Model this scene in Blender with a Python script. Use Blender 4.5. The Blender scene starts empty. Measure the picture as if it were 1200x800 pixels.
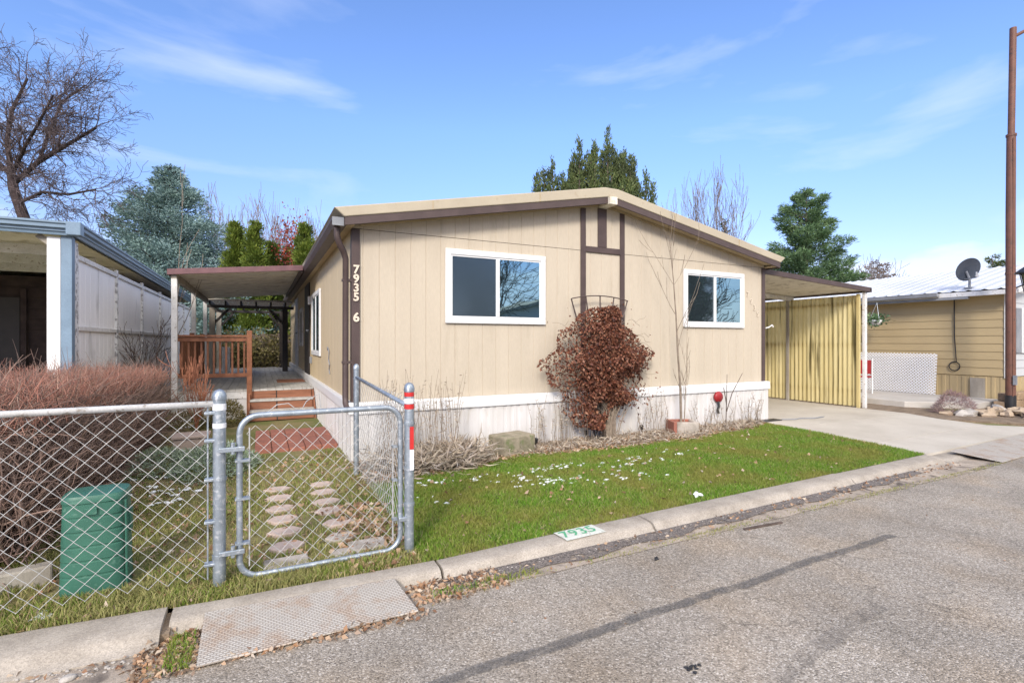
import bpy, math, random
import numpy as np
from mathutils import Vector, Matrix, noise
R = math.radians
scene = bpy.context.scene
col = scene.collection
random.seed(7)
ORG = {}

# ------------------------------------------------------------------ camera
CAMH = 1.47
F = 592.5
YAW = R(26.5)
SA, CA = math.sin(YAW), math.cos(YAW)
def G(px, py, z=0.0):
    """point of the horizontal plane z that the photograph shows at (px,py): used to read off real positions"""
    u = (px-600)/F; d = (CAMH-z)*F/(py-400)
    return Vector((d*(SA+CA*u), d*(CA-SA*u), z))
cam = bpy.data.cameras.new('camera'); cam.sensor_width = 36; cam.lens = F/1200*36
cam.clip_start = .05; cam.clip_end = 2000
camo = bpy.data.objects.new('camera', cam); col.objects.link(camo)
camo.location = (0, 0, CAMH); camo.rotation_euler = (R(90), 0, -YAW)
scene.camera = camo

def T2(px, d):
    """ground point seen in column px at d metres of depth"""
    u = (px-600)/F; return (d*(SA+CA*u), d*(CA-SA*u), -.05)
def TZ(py, d): return CAMH-(py-400)/F*d
# ------------------------------------------------------------------ mesh helpers
class MB:
    def __init__(s, T=None):
        s.v = []; s.f = []; s.T = T
    def add(s, vs, fs):
        n = len(s.v)
        if s.T is not None: vs = [s.T @ Vector(p) for p in vs]
        s.v += [tuple(p) for p in vs]
        s.f += [tuple(i+n for i in f) for f in fs]
        return s
    def box(s, x0, x1, y0, y1, z0, z1):
        x0, x1 = min(x0,x1), max(x0,x1); y0, y1 = min(y0,y1), max(y0,y1); z0, z1 = min(z0,z1), max(z0,z1)
        return s.add([(x0,y0,z0),(x1,y0,z0),(x1,y1,z0),(x0,y1,z0),(x0,y0,z1),(x1,y0,z1),(x1,y1,z1),(x0,y1,z1)],
              [(0,3,2,1),(4,5,6,7),(0,1,5,4),(1,2,6,5),(2,3,7,6),(3,0,4,7)])
    def bar(s, a, b, w, h):
        a = Vector(a); b = Vector(b); d = (b-a).normalized()
        up = Vector((0,0,1)) if abs(d.z) < .95 else Vector((0,1,0))
        sd = d.cross(up).normalized()*w/2; uu = sd.cross(d).normalized()*h/2
        vs = [a-sd-uu, a+sd-uu, a+sd+uu, a-sd+uu, b-sd-uu, b+sd-uu, b+sd+uu, b-sd+uu]
        return s.add(vs, [(0,1,2,3),(7,6,5,4),(0,4,5,1),(1,5,6,2),(2,6,7,3),(3,7,4,0)])
    def tube(s, pts, rad, n=8, cap=True):
        pts = [Vector(p) for p in pts]
        if not hasattr(rad, '__len__'): rad = [rad]*len(pts)
        vs = []; fs = []
        d0 = (pts[1]-pts[0]).normalized()
        up = Vector((0,0,1)) if abs(d0.z) < .9 else Vector((1,0,0))
        a = d0.cross(up).normalized()
        for i, p in enumerate(pts):
            if i == 0: d = d0
            elif i == len(pts)-1: d = (pts[i]-pts[i-1]).normalized()
            else: d = ((pts[i+1]-pts[i]).normalized()+(pts[i]-pts[i-1]).normalized())
            d = d.normalized() if d.length > 1e-6 else d0
            a = (a - d*a.dot(d)); a = a.normalized() if a.length > 1e-6 else d.orthogonal().normalized()
            b = d.cross(a)
            for k in range(n):
                t = 2*math.pi*k/n
                vs.append(p + (a*math.cos(t)+b*math.sin(t))*rad[i])
        for i in range(len(pts)-1):
            for k in range(n):
                k2 = (k+1) % n
                fs.append((i*n+k, i*n+k2, (i+1)*n+k2, (i+1)*n+k))
        if cap:
            fs.append(tuple(range(n-1, -1, -1))); fs.append(tuple((len(pts)-1)*n+k for k in range(n)))
        return s.add(vs, fs)
    def lathe(s, c, prof, n=20, axis='z'):
        vs = []; fs = []
        for r, h in prof:
            for k in range(n):
                t = 2*math.pi*k/n
                if axis == 'z': vs.append((c[0]+r*math.cos(t), c[1]+r*math.sin(t), c[2]+h))
                elif axis == 'y': vs.append((c[0]+r*math.cos(t), c[1]+h, c[2]+r*math.sin(t)))
                else: vs.append((c[0]+h, c[1]+r*math.cos(t), c[2]+r*math.sin(t)))
        for i in range(len(prof)-1):
            for k in range(n):
                k2 = (k+1) % n
                fs.append((i*n+k, i*n+k2, (i+1)*n+k2, (i+1)*n+k))
        fs.append(tuple(range(n))[::-1]); fs.append(tuple((len(prof)-1)*n+k for k in range(n)))
        return s.add(vs, fs)
    def prism(s, poly, a0, a1, axis='y'):
        """poly in the two other axes, extruded along axis"""
        n = len(poly)
        def P(p, a):
            if axis == 'y': return (p[0], a, p[1])
            if axis == 'z': return (p[0], p[1], a)
            return (a, p[0], p[1])
        vs = [P(p, a0) for p in poly]+[P(p, a1) for p in poly]
        fs = [tuple(range(n)), tuple(range(2*n-1, n-1, -1))]
        fs += [(i, i+n, (i+1) % n+n, (i+1) % n) for i in range(n)]
        return s.add(vs, fs)
    def profile(s, A, B, samples, z0, z1, ret=.02):
        """wall from A to B (xy), outward = right-hand side of A->B; samples (s, offset)"""
        A = Vector((A[0], A[1], 0)); B = Vector((B[0], B[1], 0)); d = (B-A); L = d.length; d.normalize()
        nrm = Vector((d.y, -d.x, 0))
        vs = []; fs = []
        for (t, o) in samples:
            p = A + d*t + nrm*o
            zz0 = z0(t) if callable(z0) else z0
            zz1 = z1(t) if callable(z1) else z1
            vs.append((p.x, p.y, zz0)); vs.append((p.x, p.y, zz1))
        for i in range(len(samples)-1):
            fs.append((2*i, 2*i+2, 2*i+3, 2*i+1))
        return s.add(vs, fs)
    def rock(s, c, rx, ry, rz, seed=0, n=9, m=6, amp=.25):
        vs = []; fs = []
        off = Vector((seed*3.7, seed*1.3, seed*.7))
        vs.append((0, 0, -1)); 
        for j in range(1, m):
            ph = math.pi*j/m
            for i in range(n):
                t = 2*math.pi*i/n
                vs.append((math.sin(ph)*math.cos(t), math.sin(ph)*math.sin(t), -math.cos(ph)))
        vs.append((0, 0, 1))
        out = []
        for v in vs:
            v = Vector(v); k = 1+amp*noise.noise(v*1.3+off)*1.6+amp*.4*noise.noise(v*3.1+off)
            out.append((c[0]+v.x*rx*k, c[1]+v.y*ry*k, c[2]+v.z*rz*k))
        for i in range(n):
            fs.append((0, 1+(i+1) % n, 1+i))
            for j in range(m-2):
                a = 1+j*n+i; b = 1+j*n+(i+1) % n
                fs.append((a, b, b+n, a+n))
            k = 1+(m-2)*n
            fs.append((k+i, k+(i+1) % n, len(vs)-1))
        return s.add(out, fs)
    def build(s, name, mat, parent=None, origin=None, smooth=False, bevel=0, kind=None, sharp=None):
        me = bpy.data.meshes.new(name)
        if parent is not None: org = ORG[parent.name]
        elif origin is not None: org = Vector(origin)
        else: org = Vector((0,0,0))
        me.from_pydata([(v[0]-org[0], v[1]-org[1], v[2]-org[2]) for v in s.v], [], s.f)
        me.update()
        if smooth: me.polygons.foreach_set('use_smooth', [True]*len(me.polygons))
        if smooth and sharp:
            me.set_sharp_from_angle(angle=R(sharp))
        if mat is not None: me.materials.append(mat)
        o = bpy.data.objects.new(name, me); col.objects.link(o)
        if parent is not None: o.parent = parent
        else: o.location = org
        ORG[o.name] = org
        if bevel:
            md = o.modifiers.new('bevel', 'BEVEL'); md.width = bevel; md.segments = 2; md.limit_method = 'ANGLE'
        if kind: o['kind'] = kind
        return o

def rawmesh(name, V, Fq, mat, parent=None, origin=(0,0,0), kind=None):
    """fast mesh from numpy: V (n,3), Fq (m,k) faces of k corners"""
    org = ORG[parent.name] if parent is not None else Vector(origin)
    V = np.asarray(V, dtype=np.float32)-np.array([org[0], org[1], org[2]], dtype=np.float32)
    me = bpy.data.meshes.new(name)
    m, k = Fq.shape
    me.vertices.add(len(V)); me.vertices.foreach_set('co', V.ravel())
    me.loops.add(m*k); me.loops.foreach_set('vertex_index', Fq.astype(np.int32).ravel())
    me.polygons.add(m); me.polygons.foreach_set('loop_start', np.arange(0, m*k, k, dtype=np.int32))
    me.polygons.foreach_set('loop_total', np.full(m, k, dtype=np.int32))
    me.update(calc_edges=True); me.validate()
    if mat: me.materials.append(mat)
    o = bpy.data.objects.new(name, me); col.objects.link(o)
    if parent is not None: o.parent = parent
    else: o.location = org
    ORG[o.name] = org
    if kind: o['kind'] = kind
    return o

def leaves(name, P, D, L, W, mat, parent=None, rng=None, curl=.0, origin=(0,0,0), kind=None):
    """one small diamond leaf per point"""
    P = np.asarray(P, float); D = np.asarray(D, float)
    n = len(P); rng = rng or np.random.default_rng(1)
    D = D/np.maximum(np.linalg.norm(D, axis=1, keepdims=True), 1e-6)
    rnd = rng.normal(size=(n, 3)); S = np.cross(D, rnd); S /= np.maximum(np.linalg.norm(S, axis=1, keepdims=True), 1e-6)
    N = np.cross(D, S)
    L = np.broadcast_to(np.asarray(L, float), (n,))[:, None]; W = np.broadcast_to(np.asarray(W, float), (n,))[:, None]
    V = np.empty((n, 4, 3))
    V[:, 0] = P; V[:, 1] = P+D*L*.45+S*W*.5+N*L*curl; V[:, 2] = P+D*L; V[:, 3] = P+D*L*.45-S*W*.5+N*L*curl
    Fq = np.arange(n*4).reshape(n, 4)
    return rawmesh(name, V.reshape(-1, 3), Fq, mat, parent, origin, kind)

def tag(o, label=None, cat=None, group=None, kind=None):
    if label: o['label'] = label
    if cat: o['category'] = cat
    if group: o['group'] = group
    if kind: o['kind'] = kind
    return o
def thing(name, loc, label, cat, group=None):
    o = bpy.data.objects.new(name, None); col.objects.link(o); o.location = loc
    o.empty_display_size = .2
    ORG[o.name] = Vector(loc); return tag(o, label, cat, group)
def copy_tree(o, parent=None):
    c = o.copy(); col.objects.link(c)
    if parent is not None: c.parent = parent
    for ch in list(o.children): copy_tree(ch, c)
    return c

# ------------------------------------------------------------------ materials
def newmat(name):
    m = bpy.data.materials.new(name); m.use_nodes = True
    nt = m.node_tree; return m, nt, nt.nodes['Principled BSDF']
def rgb(c): return (c[0], c[1], c[2], 1)
def M(name, c, c2=None, scale=4, rough=.7, bump=0, bscale=60, metal=0, spec=.4, fine=.12, fscale=90, lo=.35, hi=.65, stretch=(1,1,1), detail=6, dist=0, c3=None, s3=12, lo3=.6, hi3=.7):
    m, nt, b = newmat(name); N = nt.nodes; Lk = nt.links
    tc = N.new('ShaderNodeTexCoord'); mp = N.new('ShaderNodeMapping'); mp.inputs['Scale'].default_value = stretch
    Lk.new(tc.outputs['Object'], mp.inputs['Vector'])
    nz = N.new('ShaderNodeTexNoise'); nz.inputs['Scale'].default_value = scale; nz.inputs['Detail'].default_value = detail; nz.inputs['Distortion'].default_value = dist
    Lk.new(mp.outputs[0], nz.inputs['Vector'])
    rp = N.new('ShaderNodeMapRange'); rp.inputs[1].default_value = lo; rp.inputs[2].default_value = hi
    Lk.new(nz.outputs[0], rp.inputs[0])
    mx = N.new('ShaderNodeMix'); mx.data_type = 'RGBA'; mx.inputs[6].default_value = rgb(c); mx.inputs[7].default_value = rgb(c2 or [k*.8 for k in c])
    Lk.new(rp.outputs[0], mx.inputs[0])
    out = mx.outputs[2]
    if c3:
        n3 = N.new('ShaderNodeTexNoise'); n3.inputs['Scale'].default_value = s3; n3.inputs['Detail'].default_value = 8
        Lk.new(mp.outputs[0], n3.inputs['Vector'])
        r3 = N.new('ShaderNodeMapRange'); r3.inputs[1].default_value = lo3; r3.inputs[2].default_value = hi3; Lk.new(n3.outputs[0], r3.inputs[0])
        m3 = N.new('ShaderNodeMix'); m3.data_type = 'RGBA'; m3.inputs[7].default_value = rgb(c3)
        Lk.new(r3.outputs[0], m3.inputs[0]); Lk.new(out, m3.inputs[6]); out = m3.outputs[2]
    if fine:
        nf = N.new('ShaderNodeTexNoise'); nf.inputs['Scale'].default_value = fscale; nf.inputs['Detail'].default_value = 3
        Lk.new(mp.outputs[0], nf.inputs['Vector'])
        rf = N.new('ShaderNodeMapRange'); rf.inputs[1].default_value = .25; rf.inputs[2].default_value = .75; rf.inputs[3].default_value = 1-fine; rf.inputs[4].default_value = 1+fine
        Lk.new(nf.outputs[0], rf.inputs[0])
        vm = N.new('ShaderNodeVectorMath'); vm.operation = 'SCALE'
        Lk.new(out, vm.inputs[0]); Lk.new(rf.outputs[0], vm.inputs[3]); out = vm.outputs[0]
    Lk.new(out, b.inputs['Base Color'])
    b.inputs['Roughness'].default_value = rough; b.inputs['Metallic'].default_value = metal
    b.inputs['Specular IOR Level'].default_value = spec
    if bump:
        bn = N.new('ShaderNodeTexNoise'); bn.inputs['Scale'].default_value = bscale; bn.inputs['Detail'].default_value = 5
        Lk.new(mp.outputs[0], bn.inputs['Vector'])
        bp = N.new('ShaderNodeBump'); bp.inputs['Strength'].default_value = 1; bp.inputs['Distance'].default_value = bump
        Lk.new(bn.outputs[0], bp.inputs['Height']); Lk.new(bp.outputs[0], b.inputs['Normal'])
    return m

def leafmat(name, cols, rough=.6, trans=.25, big=None, bigscale=1.0, spec=.3):
    """per-leaf random colour (random per island) + optional large patches"""
    m, nt, b = newmat(name); N = nt.nodes; Lk = nt.links
    g = N.new('ShaderNodeNewGeometry'); cr = N.new('ShaderNodeValToRGB')
    e = cr.color_ramp.elements
    for i, c in enumerate(cols):
        p = i/(len(cols)-1)
        if i < 2: e[i].position = p; e[i].color = rgb(c)
        else:
            q = e.new(p); q.color = rgb(c)
    if len(cols) > 2:
        for i, c in enumerate(cols):
            e[i].position = i/(len(cols)-1)
        for i, c in enumerate(cols): e[i].color = rgb(c)
    Lk.new(g.outputs['Random Per Island'], cr.inputs[0]); out = cr.outputs[0]
    if big:
        tc = N.new('ShaderNodeTexCoord'); nz = N.new('ShaderNodeTexNoise'); nz.inputs['Scale'].default_value = bigscale; nz.inputs['Detail'].default_value = 4
        Lk.new(tc.outputs['Object'], nz.inputs['Vector'])
        rp = N.new('ShaderNodeMapRange'); rp.inputs[1].default_value = .42; rp.inputs[2].default_value = .62; Lk.new(nz.outputs[0], rp.inputs[0])
        mx = N.new('ShaderNodeMix'); mx.data_type = 'RGBA'; mx.inputs[7].default_value = rgb(big)
        sc = N.new('ShaderNodeMath'); sc.operation = 'MULTIPLY'; sc.inputs[1].default_value = .8; Lk.new(rp.outputs[0], sc.inputs[0])
        Lk.new(sc.outputs[0], mx.inputs[0]); Lk.new(out, mx.inputs[6]); out = mx.outputs[2]
    Lk.new(out, b.inputs['Base Color']); b.inputs['Roughness'].default_value = rough; b.inputs['Specular IOR Level'].default_value = spec
    if trans:
        tr = N.new('ShaderNodeBsdfTranslucent'); Lk.new(out, tr.inputs['Color'])
        ms = N.new('ShaderNodeMixShader'); ms.inputs[0].default_value = trans
        Lk.new(b.outputs[0], ms.inputs[1]); Lk.new(tr.outputs[0], ms.inputs[2])
        Lk.new(ms.outputs[0], nt.nodes['Material Output'].inputs['Surface'])
    return m

def asphalt():
    m, nt, b = newmat('chip_seal_asphalt'); N = nt.nodes; Lk = nt.links
    tc = N.new('ShaderNodeTexCoord')
    vo = N.new('ShaderNodeTexVoronoi'); vo.inputs['Scale'].default_value = 125; Lk.new(tc.outputs['Object'], vo.inputs['Vector'])
    sep = N.new('ShaderNodeSeparateColor'); Lk.new(vo.outputs['Color'], sep.inputs[0])
    cr = N.new('ShaderNodeValToRGB'); e = cr.color_ramp.elements
    cs = [(0,(.16,.138,.112)),(.2,(.27,.236,.195)),(.55,(.335,.293,.243)),(.78,(.40,.352,.295)),(.93,(.49,.44,.38)),(1,(.60,.55,.49))]
    e[0].position = 0; e[0].color = rgb(cs[0][1]); e[1].position = 1; e[1].color = rgb(cs[-1][1])
    for p, c in cs[1:-1]:
        q = e.new(p); q.color = rgb(c)
    Lk.new(sep.outputs[0], cr.inputs[0])
    # broad wear patches
    nz = N.new('ShaderNodeTexNoise'); nz.inputs['Scale'].default_value = .9; nz.inputs['Detail'].default_value = 7; nz.inputs['Roughness'].default_value = .62; Lk.new(tc.outputs['Object'], nz.inputs['Vector'])
    rp = N.new('ShaderNodeMapRange'); rp.inputs[1].default_value = .3; rp.inputs[2].default_value = .7; rp.inputs[3].default_value = .68; rp.inputs[4].default_value = 1.06; Lk.new(nz.outputs[0], rp.inputs[0])
    vm = N.new('ShaderNodeVectorMath'); vm.operation = 'SCALE'; Lk.new(cr.outputs[0], vm.inputs[0]); Lk.new(rp.outputs[0], vm.inputs[3])
    # warm stone tint patches
    n2 = N.new('ShaderNodeTexNoise'); n2.inputs['Scale'].default_value = 2.3; n2.inputs['Detail'].default_value = 5; Lk.new(tc.outputs['Object'], n2.inputs['Vector'])
    r2 = N.new('ShaderNodeMapRange'); r2.inputs[1].default_value = .45; r2.inputs[2].default_value = .75; Lk.new(n2.outputs[0], r2.inputs[0])
    mx = N.new('ShaderNodeMix'); mx.data_type = 'RGBA'; mx.blend_type = 'MULTIPLY'; mx.inputs[7].default_value = (1.0, .93, .84, 1)
    Lk.new(r2.outputs[0], mx.inputs[0]); Lk.new(vm.outputs[0], mx.inputs[6])
    # hairline cracks
    cv = N.new('ShaderNodeTexVoronoi'); cv.feature = 'DISTANCE_TO_EDGE'; cv.inputs['Scale'].default_value = .8
    wn = N.new('ShaderNodeTexNoise'); wn.inputs['Scale'].default_value = 3; wn.inputs['Detail'].default_value = 6; Lk.new(tc.outputs['Object'], wn.inputs['Vector'])
    va = N.new('ShaderNodeVectorMath'); va.operation = 'MULTIPLY_ADD'; va.inputs[1].default_value = (.55,.55,.55); Lk.new(wn.outputs[1], va.inputs[0]); Lk.new(tc.outputs['Object'], va.inputs[2])
    Lk.new(va.outputs[0], cv.inputs['Vector'])
    rc = N.new('ShaderNodeMapRange'); rc.inputs[1].default_value = .002; rc.inputs[2].default_value = .008; rc.inputs[3].default_value = .74; rc.inputs[4].default_value = 1; Lk.new(cv.outputs[0], rc.inputs[0])
    ncr = N.new('ShaderNodeMapRange'); ncr.inputs[1].default_value = .45; ncr.inputs[2].default_value = .6; ncr.inputs[3].default_value = 1; ncr.inputs[4].default_value = 0; Lk.new(nz.outputs[0], ncr.inputs[0])
    mxx = N.new('ShaderNodeMath'); mxx.operation = 'MAXIMUM'; Lk.new(rc.outputs[0], mxx.inputs[0]); Lk.new(ncr.outputs[0], mxx.inputs[1])
    v3 = N.new('ShaderNodeVectorMath'); v3.operation = 'SCALE'; Lk.new(mx.outputs[2], v3.inputs[0]); Lk.new(mxx.outputs[0], v3.inputs[3])
    Lk.new(v3.outputs[0], b.inputs['Base Color'])
    b.inputs['Roughness'].default_value = .85; b.inputs['Specular IOR Level'].default_value = .3
    bp = N.new('ShaderNodeBump'); bp.inputs['Distance'].default_value = .004; bp.inputs['Strength'].default_value = .8; Lk.new(vo.outputs['Distance'], bp.inputs['Height']); bp.invert = True
    Lk.new(bp.outputs[0], b.inputs['Normal'])
    return m

def concrete(name, c=(.42,.38,.33), dark=(.27,.235,.2), scale=2.2, pebble=.2, stain=None):
    m, nt, b = newmat(name); N = nt.nodes; Lk = nt.links
    tc = N.new('ShaderNodeTexCoord')
    nz = N.new('ShaderNodeTexNoise'); nz.inputs['Scale'].default_value = scale; nz.inputs['Detail'].default_value = 9; nz.inputs['Roughness'].default_value = .65; Lk.new(tc.outputs['Object'], nz.inputs['Vector'])
    rp = N.new('ShaderNodeMapRange'); rp.inputs[1].default_value = .38; rp.inputs[2].default_value = .68; Lk.new(nz.outputs[0], rp.inputs[0])
    mx = N.new('ShaderNodeMix'); mx.data_type = 'RGBA'; mx.inputs[6].default_value = rgb(c); mx.inputs[7].default_value = rgb(dark); Lk.new(rp.outputs[0], mx.inputs[0])
    vo = N.new('ShaderNodeTexVoronoi'); vo.inputs['Scale'].default_value = 160; Lk.new(tc.outputs['Object'], vo.inputs['Vector'])
    sep = N.new('ShaderNodeSeparateColor'); Lk.new(vo.outputs['Color'], sep.inputs[0])
    rf = N.new('ShaderNodeMapRange'); rf.inputs[3].default_value = 1-pebble; rf.inputs[4].default_value = 1+pebble; Lk.new(sep.outputs[0], rf.inputs[0])
    vm = N.new('ShaderNodeVectorMath'); vm.operation = 'SCALE'; Lk.new(mx.outputs[2], vm.inputs[0]); Lk.new(rf.outputs[0], vm.inputs[3])
    out = vm.outputs[0]
    if stain:
        n2 = N.new('ShaderNodeTexNoise'); n2.inputs['Scale'].default_value = 5; n2.inputs['Detail'].default_value = 8; n2.inputs['Distortion'].default_value = .6; Lk.new(tc.outputs['Object'], n2.inputs['Vector'])
        r2 = N.new('ShaderNodeMapRange'); r2.inputs[1].default_value = .52; r2.inputs[2].default_value = .68; Lk.new(n2.outputs[0], r2.inputs[0])
        m2 = N.new('ShaderNodeMix'); m2.data_type = 'RGBA'; m2.inputs[7].default_value = rgb(stain); Lk.new(r2.outputs[0], m2.inputs[0]); Lk.new(out, m2.inputs[6]); out = m2.outputs[2]
    Lk.new(out, b.inputs['Base Color']); b.inputs['Roughness'].default_value = .9; b.inputs['Specular IOR Level'].default_value = .25
    bp = N.new('ShaderNodeBump'); bp.inputs['Distance'].default_value = .003; Lk.new(nz.outputs[0], bp.inputs['Height'])
    b2 = N.new('ShaderNodeBump'); b2.inputs['Distance'].default_value = .0015; Lk.new(vo.outputs['Distance'], b2.inputs['Height']); Lk.new(bp.outputs[0], b2.inputs['Normal'])
    Lk.new(b2.outputs[0], b.inputs['Normal'])
    return m

def glassmat(name, tint, refl, rough, deep):
    m, nt, b = newmat(name); N = nt.nodes; Lk = nt.links
    gl = N.new('ShaderNodeBsdfGlossy'); gl.inputs['Color'].default_value = rgb(tint); gl.inputs['Roughness'].default_value = rough
    tc = N.new('ShaderNodeTexCoord'); nz = N.new('ShaderNodeTexNoise'); nz.inputs['Scale'].default_value = 1.6; nz.inputs['Detail'].default_value = 1; Lk.new(tc.outputs['Object'], nz.inputs['Vector'])
    bp = N.new('ShaderNodeBump'); bp.inputs['Distance'].default_value = .006; bp.inputs['Strength'].default_value = .6; Lk.new(nz.outputs[0], bp.inputs['Height']); Lk.new(bp.outputs[0], gl.inputs['Normal'])
    b.inputs['Base Color'].default_value = rgb(deep); b.inputs['Roughness'].default_value = .6; b.inputs['Specular IOR Level'].default_value = 0
    ms = N.new('ShaderNodeMixShader'); ms.inputs[0].default_value = refl
    Lk.new(b.outputs[0], ms.inputs[1]); Lk.new(gl.outputs[0], ms.inputs[2]); Lk.new(ms.outputs[0], N['Material Output'].inputs['Surface'])
    return m

def stripmat(name, c, c2, cover=.5, scale=9, soft=.08, rough=.8, edge=None):
    """patchy layer: transparent where the noise is low"""
    m, nt, b = newmat(name); N = nt.nodes; Lk = nt.links
    tc = N.new('ShaderNodeTexCoord')
    nz = N.new('ShaderNodeTexNoise'); nz.inputs['Scale'].default_value = scale; nz.inputs['Detail'].default_value = 10; nz.inputs['Roughness'].default_value = .7; Lk.new(tc.outputs['Object'], nz.inputs['Vector'])
    val = nz.outputs[0]
    if edge:   # fade towards the strip's own sides: |Y - y0|/half width
        sp = N.new('ShaderNodeSeparateXYZ'); Lk.new(tc.outputs['Object'], sp.inputs[0])
        sb = N.new('ShaderNodeMath'); sb.operation = 'SUBTRACT'; sb.inputs[1].default_value = edge[0]; wn = N.new('ShaderNodeTexNoise'); wn.inputs['Scale'].default_value = 1.3; Lk.new(tc.outputs['Object'], wn.inputs['Vector']); wm = N.new('ShaderNodeMath'); wm.operation = 'MULTIPLY_ADD'; wm.inputs[1].default_value = .10; Lk.new(wn.outputs[0], wm.inputs[0]); Lk.new(sp.outputs[1], wm.inputs[2]); sb.inputs[1].default_value = .05; Lk.new(wm.outputs[0], sb.inputs[0])
        ab = N.new('ShaderNodeMath'); ab.operation = 'ABSOLUTE'; Lk.new(sb.outputs[0], ab.inputs[0])
        ml = N.new('ShaderNodeMapRange'); ml.inputs[1].default_value = edge[1]*.4; ml.inputs[2].default_value = edge[1]; ml.inputs[3].default_value = .0; ml.inputs[4].default_value = .5; Lk.new(ab.outputs[0], ml.inputs[0])
        s2 = N.new('ShaderNodeMath'); s2.operation = 'SUBTRACT'; Lk.new(val, s2.inputs[0]); Lk.new(ml.outputs[0], s2.inputs[1]); val = s2.outputs[0]
    rp = N.new('ShaderNodeMapRange'); rp.inputs[1].default_value = 1-cover-soft; rp.inputs[2].default_value = 1-cover+soft; Lk.new(val, rp.inputs[0])
    vo = N.new('ShaderNodeTexVoronoi'); vo.inputs['Scale'].default_value = 130; Lk.new(tc.outputs['Object'], vo.inputs['Vector'])
    sep = N.new('ShaderNodeSeparateColor'); Lk.new(vo.outputs['Color'], sep.inputs[0])
    mx = N.new('ShaderNodeMix'); mx.data_type = 'RGBA'; mx.inputs[6].default_value = rgb(c); mx.inputs[7].default_value = rgb(c2); Lk.new(sep.outputs[0], mx.inputs[0])
    Lk.new(mx.outputs[2], b.inputs['Base Color']); b.inputs['Roughness'].default_value = rough
    Lk.new(rp.outputs[0], b.inputs['Alpha'])
    return m

mt = {}
mt['siding'] = M('beige_painted_siding', (.50,.435,.345), (.468,.405,.32), c3=(.41,.35,.27), s3=2.2, lo3=.58, hi3=.85, scale=1.3, rough=.75, fine=.05, fscale=25, stretch=(3,3,.5), bump=.0012, bscale=40, spec=.25)
mt['side_siding'] = M('cream_siding', (.56,.45,.29), (.51,.41,.265), scale=1.3, rough=.75, fine=.05, fscale=25, stretch=(3,3,.5), bump=.0012, bscale=40, spec=.25)  # yellower than the front siding; on the left wall and eave soffits
mt['brown'] = M('brown_painted_trim', (.082,.056,.052), (.064,.043,.04), scale=5, rough=.5, fine=.1)
mt['black_brown'] = M('near_black_paint', (.022,.018,.017), (.03,.024,.022), scale=5, rough=.5)
mt['roofmetal'] = M('tan_roof_metal', (.43,.375,.28), (.39,.335,.25), scale=2.4, rough=.5, fine=.05, c3=(.36,.29,.2), s3=9, lo3=.62, hi3=.75, spec=.4)
mt['soffit'] = M('tan_soffit', (.48,.39,.25), (.42,.33,.2), scale=3, rough=.7)
mt['vinyl'] = M('white_vinyl_skirting', (.62,.605,.60), (.54,.52,.50), scale=1.6, rough=.5, fine=.05, stretch=(2,2,1), c3=(.47,.43,.37), s3=3.5, lo3=.58, hi3=.8)
mt['white'] = M('white_window_vinyl', (.72,.72,.72), (.69,.69,.69), rough=.35, fine=.02)
mt['oldwhite'] = M('weathered_white_paint', (.70,.69,.68), (.58,.57,.55), scale=7, rough=.65, c3=(.35,.31,.27), s3=22, lo3=.6, hi3=.68)
mt['white_fabric'] = M('white_carport_panel', (.86,.85,.85), (.8,.79,.79), scale=1.0, rough=.6, fine=.03, stretch=(1,1,.35), c3=(.5,.49,.48), s3=3, lo3=.6, hi3=.75)
mt['peel'] = M('peeling_white_paint', (.7,.7,.7), (.6,.6,.6), scale=7, rough=.65, c3=(.3,.29,.29), s3=16, lo3=.52, hi3=.58)
mt['blue'] = M('blue_grey_paint', (.19,.27,.36), (.16,.23,.31), scale=5, rough=.45)
mt['glass'] = glassmat('window_glass_reflective', (.55,.80,.86), .62, .015, (.015,.03,.035))
mt['screen'] = glassmat('window_glass_behind_screen', (.36,.44,.5), .42, .16, (.03,.045,.055))
mt['darkglass'] = glassmat('dark_side_glass', (.5,.6,.65), .35, .03, (.02,.03,.035))
mt['galv'] = M('galvanised_steel', (.36,.41,.46), (.27,.31,.35), scale=14, rough=.42, metal=.6, fine=.1, fscale=160, c3=(.52,.55,.58), s3=35, lo3=.55, hi3=.65)
mt['wire'] = M('galvanised_wire', (.46,.46,.45), (.34,.34,.34), scale=30, rough=.5, metal=.15, fine=0)
mt['redtape'] = M('red_reflective_tape', (.55,.03,.025), (.45,.03,.03), rough=.35)
mt['whitetape'] = M('white_reflective_tape', (.8,.8,.82), (.7,.7,.72), rough=.3)
mt['wood'] = M('orange_stained_wood', (.27,.11,.055), (.18,.07,.035), scale=9, rough=.6, stretch=(1,1,1), bump=.001, bscale=70, fine=.2, fscale=60)
mt['riser'] = M('red_brown_step_wood', (.30,.13,.075), (.21,.085,.045), scale=3, rough=.65, stretch=(.6,5,8), fine=.2, fscale=30, c3=(.12,.05,.035), s3=7, lo3=.6, hi3=.7)
mt['deckboard'] = M('grey_deck_boards', (.50,.485,.455), (.38,.365,.34), scale=3, rough=.75, stretch=(4,.5,1), fine=.12, c3=(.2,.18,.16), s3=8, lo3=.6, hi3=.75)
mt['tan_roofpanel'] = M('beige_awning_ceiling', (.80,.75,.64), (.72,.67,.56), scale=3, rough=.6, c3=(.38,.33,.25), s3=5, lo3=.56, hi3=.75)
mt['burgundy'] = M('burgundy_brown_metal', (.17,.085,.09), (.13,.065,.07), scale=6, rough=.45)
mt['yellow'] = M('yellowed_fibreglass', (.80,.69,.36), (.66,.55,.25), scale=2.5, rough=.5, stretch=(1,3,.13), fine=.08, fscale=30, c3=(.17,.135,.05), s3=3.4, lo3=.57, hi3=.68, detail=9)
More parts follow.
